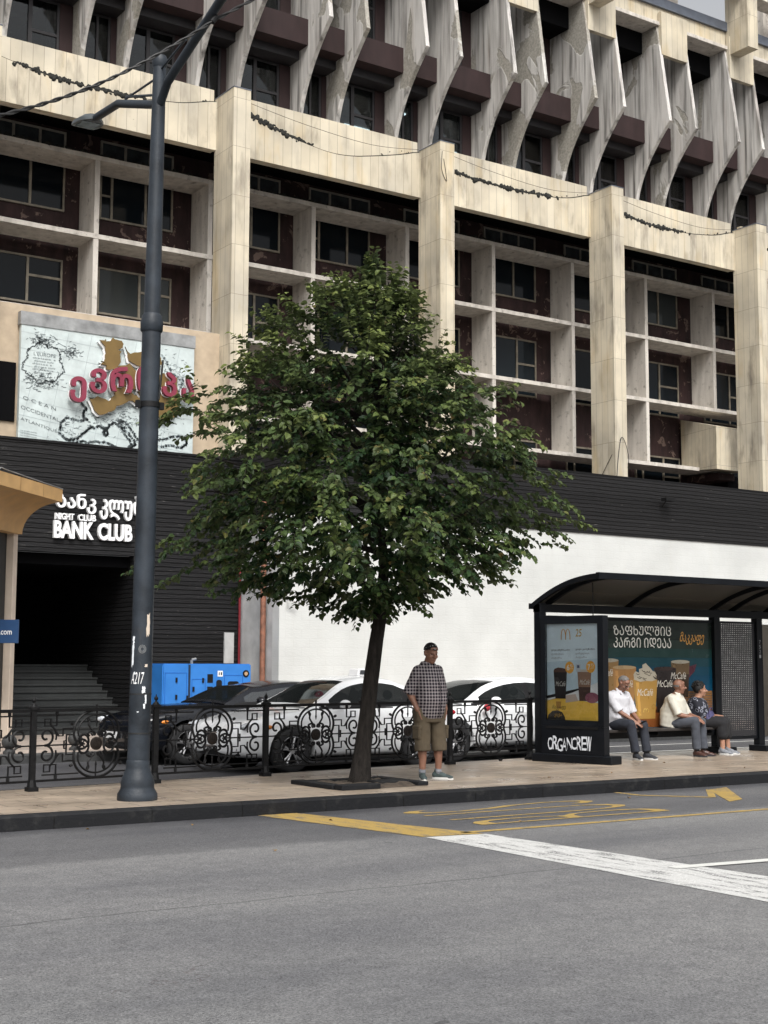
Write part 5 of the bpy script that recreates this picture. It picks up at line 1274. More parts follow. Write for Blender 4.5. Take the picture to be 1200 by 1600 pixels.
    for zz in (.40, .45, .50, .55, .60): m.tube([(x - .005 + .012 * (abs(zz - .5) / .1), y, zz) for x, y in rr], .015, 6)
    m.build('grille', MAT['chrome'] if white else MAT['plastic_black'], root, world_coords=False)
    m = MB(); m.prism([(x, y) for x, y in rr] + [(mx_(0) + .2, .42), (mx_(0) + .2, -.42)], 'z', .38, .62); m.prism([(x + .02, y * 1.7) for x, y in rr] + [(mx_(0) + .3, .6), (mx_(0) + .3, -.6)], 'z', .27, .36); m.build('intake', MAT['plastic_black'], root, world_coords=False)
    m = MB(); m.box(mx_(0) - .045, mx_(0) - .03, -.26, .26, .42, .53); m.build('number_plate', MAT['plate_white'], root, world_coords=False)
    m = MB(); m.box(1.35, mx_(3.4), -.9, .9, .165, .215); m.build('sill', MAT['plastic_black'], root, world_coords=False)
    return root
c1 = sedan('parked_car', 'white sedan taxi with a roof sign, just behind the fence and the tree trunk', MAT['car_white'], (9.93, 19.30, 0), R(0.5), 1.43, tailk=.73, hood=.12)
m = MB(); m.prism([(2.58, 1.44), (2.86, 1.44), (2.83, 1.56), (2.61, 1.56)], 'y', -.14, .14); m.build('roof_sign', MAT['plate_white'], c1, bevel=.015, world_coords=False)
m = MB(); m.add([(2.625, -.1425, 1.465), (2.815, -.1425, 1.465), (2.80, -.1425, 1.535), (2.64, -.1425, 1.535)], [(0, 1, 2, 3)]); m.build('sign_panel', ink(60, 62, 66), c1, norm=False, world_coords=False)
c2 = sedan('parked_car', 'white saloon car behind the standing man, half hidden by the shelter', MAT['car_white'], (13.55, 20.05, 0), R(1.0), 1.41, tailk=.95, nose=.75)
m = MB(); m.ell((1.52, -1.00, .90), (.07, .05, .06), 14, 8); mc = m.build('mirror_cover', ink(190, 60, 70), c2, 180, world_coords=False)
c3 = sedan('parked_car', 'glossy black saloon car parked in front of the blue generator', MAT['car_black'], (9.40, 21.72, 0), R(0.0), 1.33, white=False, hood=.5, tailk=.9, sg_='bright_glass')

# ================================================================== GENERATOR, KIOSK, BOLLARDS, CABLES, SMALL THINGS
gn = thing('generator', 'bright blue generator cabinet with dark vents standing against the black boards', 'generator', (13.5, 27.1, .148))
GX0, GX1, GY0, GY1, GZ0, GZ1 = 12.56, 14.62, 26.55, 27.55, .25, 1.635
m = MB(); m.box(GX0, GX1, GY0, GY1, GZ0, GZ1); m.build('cabinet', MAT['blue_paint'], gn, bevel=.025, seg=2)
m = MB(); m.box(GX0 + .05, GX1 - .05, GY0 + .05, GY1 - .05, .145, GZ0 + .001); m.build('skid', MAT['plastic_black'], gn)
m = MB(); m.box(GX0 + .58, GX0 + .63, GY0 - .003, GY0 + .02, GZ0 + .05, GZ1 - .02); m.build('joint', ink(28, 44, 66), gn)
for z in (1.24, .98, .73, .5):
    m = MB(); m.box(GX0 + 1.02, GX0 + 1.15, GY0 - .006, GY0 + .02, z, z + .18); m.build('vent', MAT['plastic_black'], gn)
m = MB(); m.prism([(GX0 + 1.24 + .07 * (1 - math.cos(a)) , 0) for a in (0,)] + [], 'y', 0, 0) if False else None
for (xa, xb, za, zb_) in ((GX0 + 1.23, GX0 + 1.36, .86, 1.30), (GX0 + 1.50, GX0 + 1.76, .94, 1.27)):
    m = MB(); r = .05; cs = []
    for cx, cz, a0 in ((xb - r, zb_ - r, 0), (xa + r, zb_ - r, 90), (xa + r, za + r, 180), (xb - r, za + r, 270)):
        cs += [(cx + r * math.cos(R(a0 + k * 22.5)), cz + r * math.sin(R(a0 + k * 22.5))) for k in range(5)]
    m.prism(cs, 'y', GY0 - .012, GY0 + .02); m.build('window', MAT['plastic_black'], gn)
def frame(x0, x1, z0, z1, t=.012):
    m = MB(); m.box(x0, x1, GY0 - .004, GY0 + .01, z0, z0 + t); m.box(x0, x1, GY0 - .004, GY0 + .01, z1 - t, z1); m.box(x0, x0 + t, GY0 - .004, GY0 + .01, z0 + t, z1 - t); m.box(x1 - t, x1, GY0 - .004, GY0 + .01, z0 + t, z1 - t); m.build('door', ink(20, 82, 160), gn)
frame(GX0 + 1.42, GX0 + 1.86, .4, 1.40); frame(GX0 + .66, GX0 + .98, .4, 1.32); frame(GX0 + .05, GX0 + .55, .4, 1.45)
for x, z in ((.29, 1.25), (.29, .9), (.29, .6), (.54, .88), (.68, 1.06), (.90, 1.24), (.90, .82)):
    m = MB(); m.box(GX0 + x, GX0 + x + .04, GY0 - .02, GY0 + .0, z, z + .1); m.build('latch', MAT['plastic_black'], gn)
m = MB(); m.tube([(GX1 - .13, GY0 - .012, 1.43), (GX1 - .13, GY0 + .01, 1.43)], .075, 20); gg = m.build('gauge', MAT['plastic_black'], gn, 40)
m = MB(); m.tube([(GX1 - .13, GY0 - .016, 1.43), (GX1 - .13, GY0 - .012, 1.43)], .04, 16); m.build('dial', ink(170, 140, 110), gg)
m = MB(); m.box(GX0 + 1.26, GX0 + 1.38, GY0 - .005, GY0 + .01, 1.37, 1.49); lb = m.build('label', MAT['plate_white'], gn)
m = MB(); m.box(GX0 + 1.285, GX0 + 1.305, GY0 - .007, GY0 - .005, 1.40, 1.46); m.box(GX0 + 1.33, GX0 + 1.36, GY0 - .007, GY0 - .005, 1.40, 1.46); m.build('print', MAT['plastic_black'], lb)
m = MB(); vs, fs = fit_text('ფრიდი', GX1 - .25, GX1 - .08, 1.0, 1.06, shear=.3); m.add([(x, GY0 - .004, z) for x, z, d in vs], fs)
m.ell((GX1 - .13, GY0 - .002, 1.12), (.03, .004, .02), 8, 6); m.build('lettering', ink(16, 30, 66), gn, norm=False)
m = MB(); m.tube([(GX0 + .85, GY0 + .4, GZ1), (GX0 + .85, GY0 + .4, GZ1 + .08)], .03, 10); m.tube([(GX0 + .85, GY0 + .4, GZ1 + .08), (GX0 + .95, GY0 + .4, GZ1 + .1)], .03, 10); m.build('exhaust', MAT['zinc'], gn, 40)

# kiosk: its ochre canopy with a hollow underside, cream corner post, dark wall
ka = math.atan2(.71, .70); D_ = Vector((math.cos(ka), math.sin(ka), 0)); N_ = Vector((D_.y, -D_.x, 0))   # N_ points out of the eave
gpost = G(9, 1157, .148)
kk = thing('kiosk', 'corner of a street kiosk with ochre curved canopy and cream post at the left edge', 'kiosk', (gpost.x, gpost.y, .148))
Pe = PX(98, 774, 0.0001) if False else None
ez = None
d_ = ray(98, 765); Zd = 27.6; Pe = Vector((0, 0, CAMH)) + d_ * Zd
ztop = Pe.z; zlo = (Vector((0, 0, CAMH)) + ray(98, 785) * Zd).z
prof_k = [(0, ztop), (0, zlo)] + [(-.82 * (1 - math.cos(a)) ** .9 if False else -.82 * math.sin(a) , zlo - .62 * (1 - math.cos(a)) ) for a in np.linspace(.12, math.pi / 2, 10)] + [(-1.9, zlo - .62), (-1.9, ztop)]
m = MB(); vs = []
for t in (0, -6.0):
    for n_, z in prof_k: vs.append(Pe + D_ * t + N_ * n_ + Vector((0, 0, z - Pe.z)))
k = len(prof_k); m.add(vs, [list(range(k))[::-1], list(range(k, 2 * k))] + [[i, (i + 1) % k, k + (i + 1) % k, k + i] for i in range(k)])
m.build('canopy', MAT['yellow_wood'], kk, 30)
m = MB()
for t in (-.9, -1.9, -2.9):
    q = Pe + D_ * t + N_ * .004; m.add([q + Vector((0, 0, -.005)), q + D_ * .012 + Vector((0, 0, -.005)), q + D_ * .012 + Vector((0, 0, zlo - ztop)), q + Vector((0, 0, zlo - ztop))], [(0, 1, 2, 3)])
m.build('canopy_joint', ink(96, 66, 30), kk, norm=False)
zc = zlo - .62
m = MB(); m.obox(gpost + N_ * -.08 + D_ * -.09, D_ * .18, N_ * .16, (0, 0, zc - .148 + .01)); m.build('post', MAT['cream_paint'], kk, bevel=.01)
m = MB(); m.obox(gpost + N_ * -1.2 + D_ * -5, D_ * 4.88, N_ * 1.14, (0, 0, zc - .148)); m.build('wall', ink(30, 32, 34, .5), kk)
m = MB(); m.tube(catm([Pe + D_ * -2.8 + Vector((0, 0, .0)), Pe + D_ * -2.7 + Vector((0, 0, .06)), Pe + D_ * -2.4 + Vector((0, 0, .05)), Pe + D_ * -.6 + Vector((0, 0, .02)), Pe + Vector((0, 0, .01))]), .012, 5); m.build('canopy_cable', MAT['zinc'], kk)
# the blue web-address sign in front of the post
c0 = Vector((0, 0, CAMH)) + ray(27.5, 968) * 26.3; c1_ = Vector((0, 0, CAMH)) + ray(27.5, 1005) * 26.3
rx = (_rt + _fw * -.15).normalized()
sgn = thing('web_sign', 'small dark blue board with white web address fixed beside the cream kiosk post', 'sign', (c0.x, c0.y, c1_.z))
m = MB(); m.obox(c1_ - rx * 1.3, rx * 1.3, Vector((-rx.y, rx.x, 0)) * .05, (0, 0, c0.z - c1_.z)); m.build('board', MAT['navy_sign'], sgn, bevel=.006)
vs, fs = fit_text('book.com', -.63, -.12, .16, .27, bold=.008); m = MB(); m.add([c1_ + rx * v[0] - Vector((-rx.y, rx.x, 0)) * .004 + Vector((0, 0, v[1])) for v in vs], fs); m.build('lettering', MAT['white_letter'], sgn, norm=False)

def bollard(px, py, label):
    p = G(px, py, .148); t = thing('ball_bollard', label, 'bollard', p, 'stone ball bollards on the far pavement')
    m = MB(); m.lathe([(.10, .148), (.10, .19), (.07, .205), (.06, .23)], p.x, p.y, 20); m.build('foot', MAT['dark_stone'], t, 40)
    m = MB(); m.ell((p.x, p.y, .34), .125, 24, 16); m.build('ball', MAT['dark_stone'], t, 180)
bollard(14, 1178, 'grey stone ball bollard on the far pavement, beside the kiosk post')
bollard(117, 1172, 'grey stone ball bollard on the far pavement, nearer the black car')
p = G(816, 1183, 0.0); m = MB(); m.ell((p.x, p.y + .12, .09), (.16, .15, .10), 9, 7); rk = random.Random(4)
m.v = [tuple(c + rk.gauss(0, .008) for c in v) for v in m.v]
tag(m.build('stone_block', MAT['dark_stone'], None, 30), 'rough grey stone lying under the end of the fence by the shelter', 'stone')
p = G(782, 1189, .148); m = MB(); m.ell((p.x, p.y, .17), (.035, .03, .025), 8, 6); tag(m.build('pebble', MAT['plastic_black'], None, 60), 'small black lump on the paving near the fence and shelter', 'pebble')
# overhead cable, two strands tied to the lamp arm
a1 = PX(335, 40, ax) + Vector((0, 0, .06)); l1 = PY(-40, 190, a1.y + .3); r1 = PY(440, -25, a1.y - .2)
ov = thing('overhead_cable', 'pair of twisted black cables crossing above the street lamp at top left', 'cable', a1)
for k, ph_ in ((0, 0), (1, math.pi)):
    pts = []
    A_, B_, C_ = l1, PY(190, 95, a1.y + .1), a1
    for i in range(61):
        t = i / 60; q = A_.lerp(a1, t) if t < 1 else a1
        sag = -.16 * math.sin(math.pi * t); q = q + Vector((0, 0, sag + .014 * math.sin(i * .9 + ph_))); q.y += .014 * math.cos(i * .9 + ph_); pts.append(q)
    for i in range(1, 16): pts.append(a1.lerp(r1, i / 15) + Vector((0, .014 * math.cos(i + ph_), .014 * math.sin(i + ph_))))
    m = MB(); m.tube(pts, .011, 6); m.build('strand', MAT['cable'], ov)
m = MB(); m.tube([a1 - Vector((.03, 0, .03)), a1 + Vector((.03, 0, .05))], .03, 8); m.build('clamp', MAT['plastic_black'], ov)
# fallen leaves
rl = random.Random(8)
spots = [(716, 1238), (812, 1240), (838, 1243), (1070, 1226), (1090, 1227), (140, 1296), (430, 1330), (300, 1290), (955, 1208), (1040, 1192), (1165, 1200), (985, 1247), (812, 1284), (520, 1282), (620, 1240), (860, 1215)]
for i, (px, py) in enumerate(spots):
    on_isl = py < 1216 or (px < 700 and py < 1235)
    p = G(px, py, .15 if on_isl else .004)
    if on_isl and p.y < YK + .05: p = G(px, py, .004)
    m = MB(); a = rl.uniform(0, 6.28); s = rl.uniform(.03, .055); d = Vector((math.cos(a), math.sin(a), 0)); n = Vector((-d.y, d.x, 0)); up = Vector((0, 0, 1))
    m.add([p, p + d * s * .4 + n * s * .5 + up * .018, p + d * s + up * .006, p + d * s * .4 - n * s * .5 + up * .014, p + d * s * .5 + up * .003], [(0, 1, 4), (1, 2, 4), (2, 3, 4), (3, 0, 4)])
    tag(m.build('fallen_leaf', MAT['dry_leaf'], None, norm=False), 'dry brown leaf lying on the street or paving near the island kerb', 'leaf', 'fallen leaves along the kerb')
# ================================================================== PEOPLE
def frame3(f, u):
    f = Vector(f).normalized(); u = Vector(u); u = (u - f * u.dot(f)).normalized(); s = u.cross(f).normalized()   # s: person's left when f is forward
    return s, f, u, Matrix((s, f, u)).transposed()
def etube(mb, rows, side=(1, 0, 0), n=20, p=2.4):
    """torso-like tube: rows of (centre, half width, half depth); superellipse rings kept square to the path"""
    side = Vector(side).normalized(); rings = []; C_ = [Vector(r[0]) for r in rows]
    for i, (c, rx, ry) in enumerate(rows):
        t = (C_[min(i + 1, len(C_) - 1)] - C_[max(i - 1, 0)]).normalized(); s = (side - t * side.dot(t)).normalized(); d = t.cross(s)
        ring = []
        for k in range(n):
            a = 2 * math.pi * k / n; ca, sa = math.cos(a), math.sin(a)
            ring.append(Vector(c) + s * rx * math.copysign(abs(ca) ** (2 / p), ca) + d * ry * math.copysign(abs(sa) ** (2 / p), sa))
        rings.append(ring)
    mb.rings(rings)
def hand(mb, w, d, n, left=True, curl=.5, k=1.0):
    """palm, four fingers of different length and a thumb from the side of the palm; n is the way the palm faces"""
    d = Vector(d).normalized(); n = Vector(n); n = (n - d * n.dot(d)).normalized(); s = d.cross(n) * (1 if left else -1)     # s: towards the thumb
    w = Vector(w); M3 = Matrix((s, d, n)).transposed()
    mb.ell(w + d * .048 * k, (.040 * k, .052 * k, .016 * k), 12, 8, M3); mb.ell(w + d * .01 * k, (.028 * k, .03 * k, .019 * k), 10, 6, M3)
    for i, (off, ln) in enumerate(((.030, .072), (.010, .080), (-.011, .074), (-.030, .058))):
        p = w + d * (.088 - abs(off) * .15) * k + s * off * k; a = curl * (.7 + .12 * i); dd = d.copy(); pts = [p - d * .03 * k]
        for seg_ in (.45, .32, .23):
            pts.append(p.copy()); p = p + dd * ln * seg_ * k; dd = (dd * math.cos(a) + n * math.sin(a)).normalized()
        pts.append(p); mb.chain(pts, [.0085 * k, .0095 * k, .0088 * k, .008 * k, .0068 * k], 7)
    p = w + d * .025 * k + s * .030 * k; td = (d * .75 + s * .6 + n * .45).normalized(); pts = [p]
    for ln in (.036, .030, .026):
        p = p + td * ln * k; pts.append(p.copy()); td = (td + d * .35 + n * .2 - s * .18).normalized()
    mb.chain(pts, [.013 * k, .0115 * k, .0098 * k, .008 * k], 8)
def head(mb, c, f, u, fat=1.0, nose=1.0, k=1.0):
    s, f, u, M3 = frame3(f, u); c = Vector(c)
    E_ = lambda a, b, h, r: mb.ell(c + (s * a + f * b + u * h) * k, tuple(q * k for q in r), 16, 12, M3)
    E_(0, -.012, .030, (.076, .094, .088)); E_(0, .022, -.03, (.064 * fat, .072, .085)); E_(0, .052, -.095, (.036 * fat, .036, .028)); E_(0, .02, -.085, (.056 * fat, .055, .035))
    E_(0, .075, .022, (.052, .018, .013)); E_(0, .06, .06, (.055, .028, .035))
    for sg in (-1, 1):
        E_(sg * .038, .062, -.028, (.026 * fat, .026, .026)); E_(sg * .079, -.005, -.005, (.012, .022, .034)); E_(sg * .085, -.010, .010, (.010, .018, .018)); E_(sg * .014, .098, -.030, (.010, .012, .010))
    mb.chain([c + (f * .086 + u * .020) * k, c + (f * .104 - u * .008) * k, c + (f * .114 * (1 + .06 * nose) - u * .026) * k], [.009 * k, .012 * k, .0155 * k * nose], 8)
    E_(0, .086, -.060, (.024, .013, .008)); E_(0, .084, -.073, (.021, .013, .008))
    return s, f, u, M3, c
def eyes(parent, c, f, u, k=1.0):
    s, f, u, M3 = frame3(f, u)
    for sg in (-1, 1):
        m = MB(); m.ell(Vector(c) + (s * sg * .031 + f * .0855 + u * .004) * k, (.013 * k, .006 * k, .006 * k), 10, 6, M3); m.build('eye', MAT['eye'], parent, 180)
def scalp(c, f, u, r, keep, k=1.0, nu=36, nv=26):
    """part of an ellipsoid shell round the skull: keep(a,b,h) chooses what stays; given thickness"""
    s, f, u, M3 = frame3(f, u); m0 = MB(); m0.ell((0, 0, 0), 1.0, nu, nv); c = Vector(c)
    m = MB(); vs = []; ok = []
    for v in m0.v:
        q = Vector(v); vs.append(c + (s * q.x * r[0] + f * (q.y * r[1] - .012) + u * (q.z * r[2] + .030)) * k); ok.append(keep(q.x, q.y, q.z))
    fs = [f_ for f_ in m0.f if all(ok[i] for i in f_)]; used = sorted({i for f_ in fs for i in f_}); mp = {i: j for j, i in enumerate(used)}
    m.add([vs[i] for i in used], [[mp[i] for i in f_] for f_ in fs]); return m
def shoe(parent, ank, d, upper, L=.28, wd=.05, name='shoe', z0=None):
    d = Vector((d[0], d[1], 0)).normalized(); s = Vector((-d.y, d.x, 0)); M3 = Matrix((s, d, Vector((0, 0, 1)))).transposed(); z0 = .149 if z0 is None else z0
    a = Vector((ank[0], ank[1], z0)); m = MB()
    for b, h, r in ((-.03, .055, (.040, .055, .05)), (.03, .05, (.043, .075, .045)), (.10, .036, (.048, .075, .032)), (.15, .028, (.045, .055, .024))):
        m.ell(a + d * b * L / .28 + Vector((0, 0, h)), r, 14, 10, M3)
    m.chain([a + Vector((0, 0, .07)), a + Vector((0, 0, .105)) - d * .012], [.045, .043], 12)
    so = remeshed(name, m, upper, parent, .007, 3)
    m = MB(); out = []
    for k in range(24):
        t = 2 * math.pi * k / 24; y = math.sin(t); w = .046 + .006 * y; out.append((math.cos(t) * w, .058 + y * .145 * L / .28))
    lo = [a + s * x + d * y for x, y in out]; m.rings([[p + Vector((0, 0, 0)) for p in lo], [p + Vector((0, 0, .028)) for p in lo]]); m.build('sole', MAT['sole'] if upper not in (MAT['shoe_brown'],) else MAT['shoe_dark'], so, 40)
    return so
def P_(o, x, y, z): return Vector((o[0] + x, o[1] + y, .149 + z))

# ---------------- the man standing by the tree
o = G(671, 1218, .149)
man = thing('person', 'standing man in plaid short sleeved shirt, khaki cargo shorts and black patterned bandana', 'person', (o.x, o.y, .149), 'people at the bus stop')
p = lambda x, y, z: P_(o, x, y, z)
b = MB()
etube(b, [(p(0, .02, .86), .165, .125), (p(0, .01, .95), .175, .15), (p(0, -.02, 1.08), .175, .165), (p(0, -.01, 1.25), .18, .145), (p(0, .03, 1.36), .15, .10), (p(0, .045, 1.43), .09, .075), (p(0, .04, 1.50), .07, .065)])
hc = p(.01, -.02, 1.625); hf = (-.14, -1, -.24); hu = (0, -.2, 1)
b.chain([p(0, .04, 1.44), p(.005, .0, 1.55)], [.07, .062], 14); head(b, hc, hf, hu, 1.14, 1.2, 1.06)
L_, R_ = 1, -1
sh = {1: p(.175, .035, 1.385), -1: p(-.175, .035, 1.385)}; el = {1: p(.255, .09, 1.12), -1: p(-.255, .09, 1.12)}; wr = {1: p(.225, -.045, .90), -1: p(-.225, -.045, .90)}
hp = {1: p(.095, .01, .87), -1: p(-.095, .02, .87)}; kn = {1: p(.125, -.035, .47), -1: p(-.115, -.02, .47)}; an = {1: p(.13, -.015, .09), -1: p(-.115, .0, .09)}
for q in (1, -1):
    b.chain([sh[q], el[q], wr[q]], [.056, .045, .032], 12); b.chain([el[q], el[q].lerp(wr[q], .35)], [.045, .046], 12)
    hand(b, wr[q], (-.25 * q, -.12, -1), (-q, 0, -.1), q > 0, .25)
    b.chain([hp[q], kn[q], an[q]], [.092, .058, .040], 14); b.ell(kn[q].lerp(an[q], .32) + Vector((0, .02, 0)), (.054, .056, .12), 12, 8)
body = remeshed('body', b, MAT['skin_tan'], man, .007, 3)
eyes(man, hc, hf, hu)
s_ = MB()
etube(s_, [(p(.0, .02, .82), .182, .16), (p(0, .0, .90), .192, .18), (p(0, -.03, 1.03), .205, .20), (p(0, -.02, 1.18), .198, .18), (p(0, .015, 1.31), .19, .15), (p(0, .035, 1.39), .165, .12), (p(0, .045, 1.45), .12, .095), (p(0, .04, 1.51), .075, .075)], p=2.3)
for q in (1, -1): s_.sleeve([sh[q] + Vector((-.02 * q, 0, .01)), sh[q].lerp(el[q], .55), sh[q].lerp(el[q], 1.08)], [.074, .073, .080], 14)
shirt = remeshed('shirt', s_, MAT['plaid'], man, .010, 4, fold=.012)
m = MB()
for q in (1, -1): m.add([p(.005 * q, -.045, 1.515), p(.075 * q, .02, 1.525), p(.085 * q, -.035, 1.475), p(.035 * q, -.095, 1.435)], [(0, 1, 2, 3)])
m.build('collar', MAT['plaid'], shirt)
m = MB(); m.tube([p(.012, -.165, 1.34), p(.012, -.222, 1.2), p(.012, -.242, 1.05), p(.012, -.222, .9), p(.012, -.195, .80)], .004, 5); m.build('placket', ink(40, 34, 40, .8), shirt)
sh_ = MB()
etube(sh_, [(p(0, .02, .74), .195, .145), (p(0, .02, .85), .20, .155), (p(0, .01, .97), .19, .17)])
for q in (1, -1):
    sh_.sleeve([hp[q] + Vector((.01 * q, 0, 0)), hp[q].lerp(kn[q], .55) + Vector((.008 * q, 0, 0)), kn[q] + Vector((.008 * q, .0, -.10))], [.110, .100, .100], 16)
    sh_.chain([wr[q] + Vector((-.03 * q, .01, -.02)), wr[q] + Vector((-.05 * q, .01, -.12))], [.045, .05], 10)
shorts = remeshed('shorts', sh_, MAT['khaki'], man, .010, 4, fold=.012)
for q in (1, -1):
    c = hp[q].lerp(kn[q], .62) + Vector((.105 * q, -.01, 0)); m = MB(); m.box(c.x - .02, c.x + .02, c.y - .075, c.y + .075, c.z - .10, c.z + .07); m.box(c.x - .025, c.x + .026, c.y - .08, c.y + .08, c.z + .02, c.z + .075); m.build('pocket', MAT['khaki'], shorts, bevel=.012)
shoe(man, (an[-1].x, an[-1].y), (-.45, -.9), MAT['shoe_green']); shoe(man, (an[1].x, an[1].y), (.62, -.78), MAT['shoe_green'])
for q in (1, -1):
    m = MB(); m.chain([an[q] + Vector((0, 0, -.01)), an[q] + Vector((0, 0, .035))], [.045, .046], 12); m.build('sock', MAT['shoe_grey'], man, 180)
bd_ = scalp(hc, hf, hu, (.086, .108, .100), lambda a, bb, h: h > -.02 + .24 * bb, 1.06)
bn = bd_.build('bandana', MAT['bandana'], man, 180, norm=True)
sF = frame3(hf, hu); kn_ = hc - sF[1] * .108 + sF[2] * .0
m = MB(); m.ell(kn_, .022, 10, 8); m.tube([kn_, kn_ - sF[1] * .04 + Vector((0, 0, .015)), kn_ - sF[1] * .075 + Vector((0, 0, .01))], [.012, .018, .008], 6); m.build('knot', MAT['bandana'], bn, 180)

# ---------------- three people waiting on the bench
def sitter(name_label, hx, hy, lean, headf, headu, shirtm, legm, skin, shoem, feet, knees, hands_at, belly=1.0, sex='m', sc=1.0, side=(1, 0, 0), fists=True, fat=1.05, tk=1.0, wk=1.0):
    o = Vector((hx, hy, .149)); t = thing('person', name_label, 'person', o, 'people at the bus stop'); p = lambda x, y, z: Vector((hx + x, hy + y, .149 + z))
    side = Vector(side).normalized(); fwd = Vector((side.y, -side.x, 0))
    def T(a, f, z): return p(0, 0, z if z < .5 else .5 + (z - .5) * tk) + side * a * wk + fwd * f                      # a: to the person's left, f: forwards
    hip = {q: T(.095 * q, .0, .545) for q in (1, -1)}
    kn = {q: p(*knees[q]) for q in (1, -1)}; an = {q: p(feet[q][0], feet[q][1], .09) for q in (1, -1)}
    lf, lz = lean
    row = lambda f, z, w, d: (T(0, f, z), w * wk, d)
    chest = [row(.0, .48, .165, .13), row(.01, .60, .17, .14), row(.03 + lf * .2, .72, .165, .15 * belly), row(.02 + lf * .55, .86, .17, .135), row(.0 + lf * .85, .985, .17, .11), row(.0 + lf * .95, 1.04, .125, .085), row(lf, 1.09, .065, .062)]
    b = MB(); etube(b, chest, side)
    hc = T(0, lf, 1.09) + Vector(headu).normalized() * .115 + Vector((headf[0], headf[1], 0)).normalized() * .035
    b.chain([T(0, lf * .95, 1.03), hc - Vector(headu).normalized() * .07], [.064, .058], 12); head(b, hc, headf, headu, fat, 1.15)
    sh = {q: T(.19 * q * (1 if sex == 'm' else .9), lf * .88, .995) for q in (1, -1)}
    wr = {q: p(*hands_at[q]) for q in (1, -1)}; el = {}
    for q in (1, -1):
        mid = sh[q].lerp(wr[q], .5); dd = (wr[q] - sh[q]); half = dd.length / 2; h2 = math.sqrt(max(.0004, .285 ** 2 - half ** 2)); pole = (side * q * .55 - fwd * .45 + Vector((0, 0, -.75))); pole = (pole - dd.normalized() * pole.dot(dd.normalized())).normalized(); el[q] = mid + pole * h2
        b.chain([sh[q], el[q], wr[q]], [.050, .041, .028], 12)
        hand(b, wr[q], (fwd * .8 - side * q * .35 + Vector((0, 0, -.45))), Vector((0, 0, -1)) - side * q * .5, q > 0, .55)
        b.chain([hip[q], kn[q], an[q]], [.09, .058, .038], 12); b.ell(kn[q].lerp(an[q], .3), (.05, .05, .10), 10, 8)
    remeshed('body', b, skin, t, .007, 3); eyes(t, hc, headf, headu)
    s2 = MB(); g = .032
    etube(s2, [(T(0, -.01, .475), .20, .155)] + [(c, w + g, d + g * 1.1) for c, w, d in chest[1:5]] + [(chest[5][0], .15, .10), (chest[6][0] - Vector((0, 0, .015)), .078, .074)], side, p=2.6)
    for q in (1, -1): s2.sleeve([sh[q] - side * q * .02, sh[q].lerp(el[q], .5), sh[q].lerp(el[q], 1.0)], [.072, .068, .074], 12)
    s2 = remeshed('shirt', s2, shirtm, t, .010, 4, fold=.012)
    tr = MB()
    if sex == 'm':
        etube(tr, [(T(0, -.01, .44), .185, .15), (T(0, .0, .56), .19, .16), (T(0, .01, .63), .175, .15)], side)
        for q in (1, -1):
            tr.chain([hip[q], hip[q].lerp(kn[q], .6), kn[q]], [.102, .088, .074], 14); tr.sleeve([kn[q], kn[q].lerp(an[q], .6), kn[q].lerp(an[q], .93)], [.074, .066, .070], 12)
        remeshed('trousers', tr, legm, t, .010, 4, fold=.012)
    else:
        etube(tr, [(T(0, -.03, .44), .19, .15), (T(0, .0, .56), .20, .165), (T(0, .01, .66), .175, .15)], side)
        for q in (1, -1): tr.chain([hip[q], kn[q], kn[q].lerp(an[q], .45)], [.11, .095, .09], 14)
        tr.chain([(hip[1] + hip[-1]) / 2, (kn[1] + kn[-1]) / 2, (kn[1] + kn[-1]) / 2 + Vector((0, 0, -.16))], [.12, .10, .09], 14)
        remeshed('skirt', tr, legm, t, .011, 4, fold=.012)
    for q in (1, -1):
        d = (fwd + side * q * .25)
        shoe(t, (an[q].x, an[q].y), d, shoem, .26)
        if sex == 'm':
            m = MB(); m.chain([an[q], kn[q].lerp(an[q], .72)], [.042, .044], 12); m.build('sock', MAT['sock'], t, 180)
    return t, hc, p, s2, T
def collar(shirt, hc, T, lf, mat, z=1.075):
    m = MB()
    for q in (1, -1): m.add([T(.005 * q, lf + .07, z + .03), T(.07 * q, lf + .0, z + .045), T(.085 * q, lf + .05, z - .01), T(.04 * q, lf + .115, z - .055)], [(0, 1, 2, 3)])
    m.build('collar', mat, shirt)
h1 = PY(956, 1128, 16.86)
m1, hc1, p1_, s1, T1 = sitter('seated man in white polo shirt and dark trousers looking down, nearest the advert case', h1.x, 16.84, (.15, 0), (.25, -1, -.75), (.1, -.55, 1), MAT['white_shirt'], MAT['navy_trousers'], MAT['skin_tan'], MAT['shoe_dark'],
    {1: (.24, -.52), -1: (.02, -.50)}, {1: (.25, -.43, .53), -1: (-.04, -.45, .55)}, {1: (.17, -.42, .60), -1: (.07, -.42, .60)}, 1.35)
collar(s1, hc1, T1, .15, MAT['white_shirt'])
scalp(hc1, (.25, -1, -.75), (.1, -.55, 1), (.082, .100, .095), lambda a, bb, h: (bb < .35 and h > -.30 and (bb < -.1 or h > .25)) or (h > .55 and bb < .6)).build('hair', MAT['grey_hair'], m1, 180)
f1 = frame3((.25, -1, -.75), (.1, -.55, 1)); m = MB()
for sg in (-1, 1):
    c = hc1 + f1[0] * sg * .033 + f1[1] * .098 + f1[2] * .003; pts = [c + f1[0] * .026 * math.cos(a) + f1[2] * .018 * math.sin(a) for a in np.linspace(0, 6.29, 17)]; m.tube(pts, .003, 5)
    m.tube([c + f1[0] * sg * .026, hc1 + f1[0] * sg * .082 + f1[1] * .0 + f1[2] * .008], .003, 5)
m.tube([hc1 + f1[0] * -.008 + f1[1] * .1 + f1[2] * .003, hc1 + f1[0] * .008 + f1[1] * .1 + f1[2] * .003], .003, 5); m.build('glasses', MAT['plastic_black'], m1)
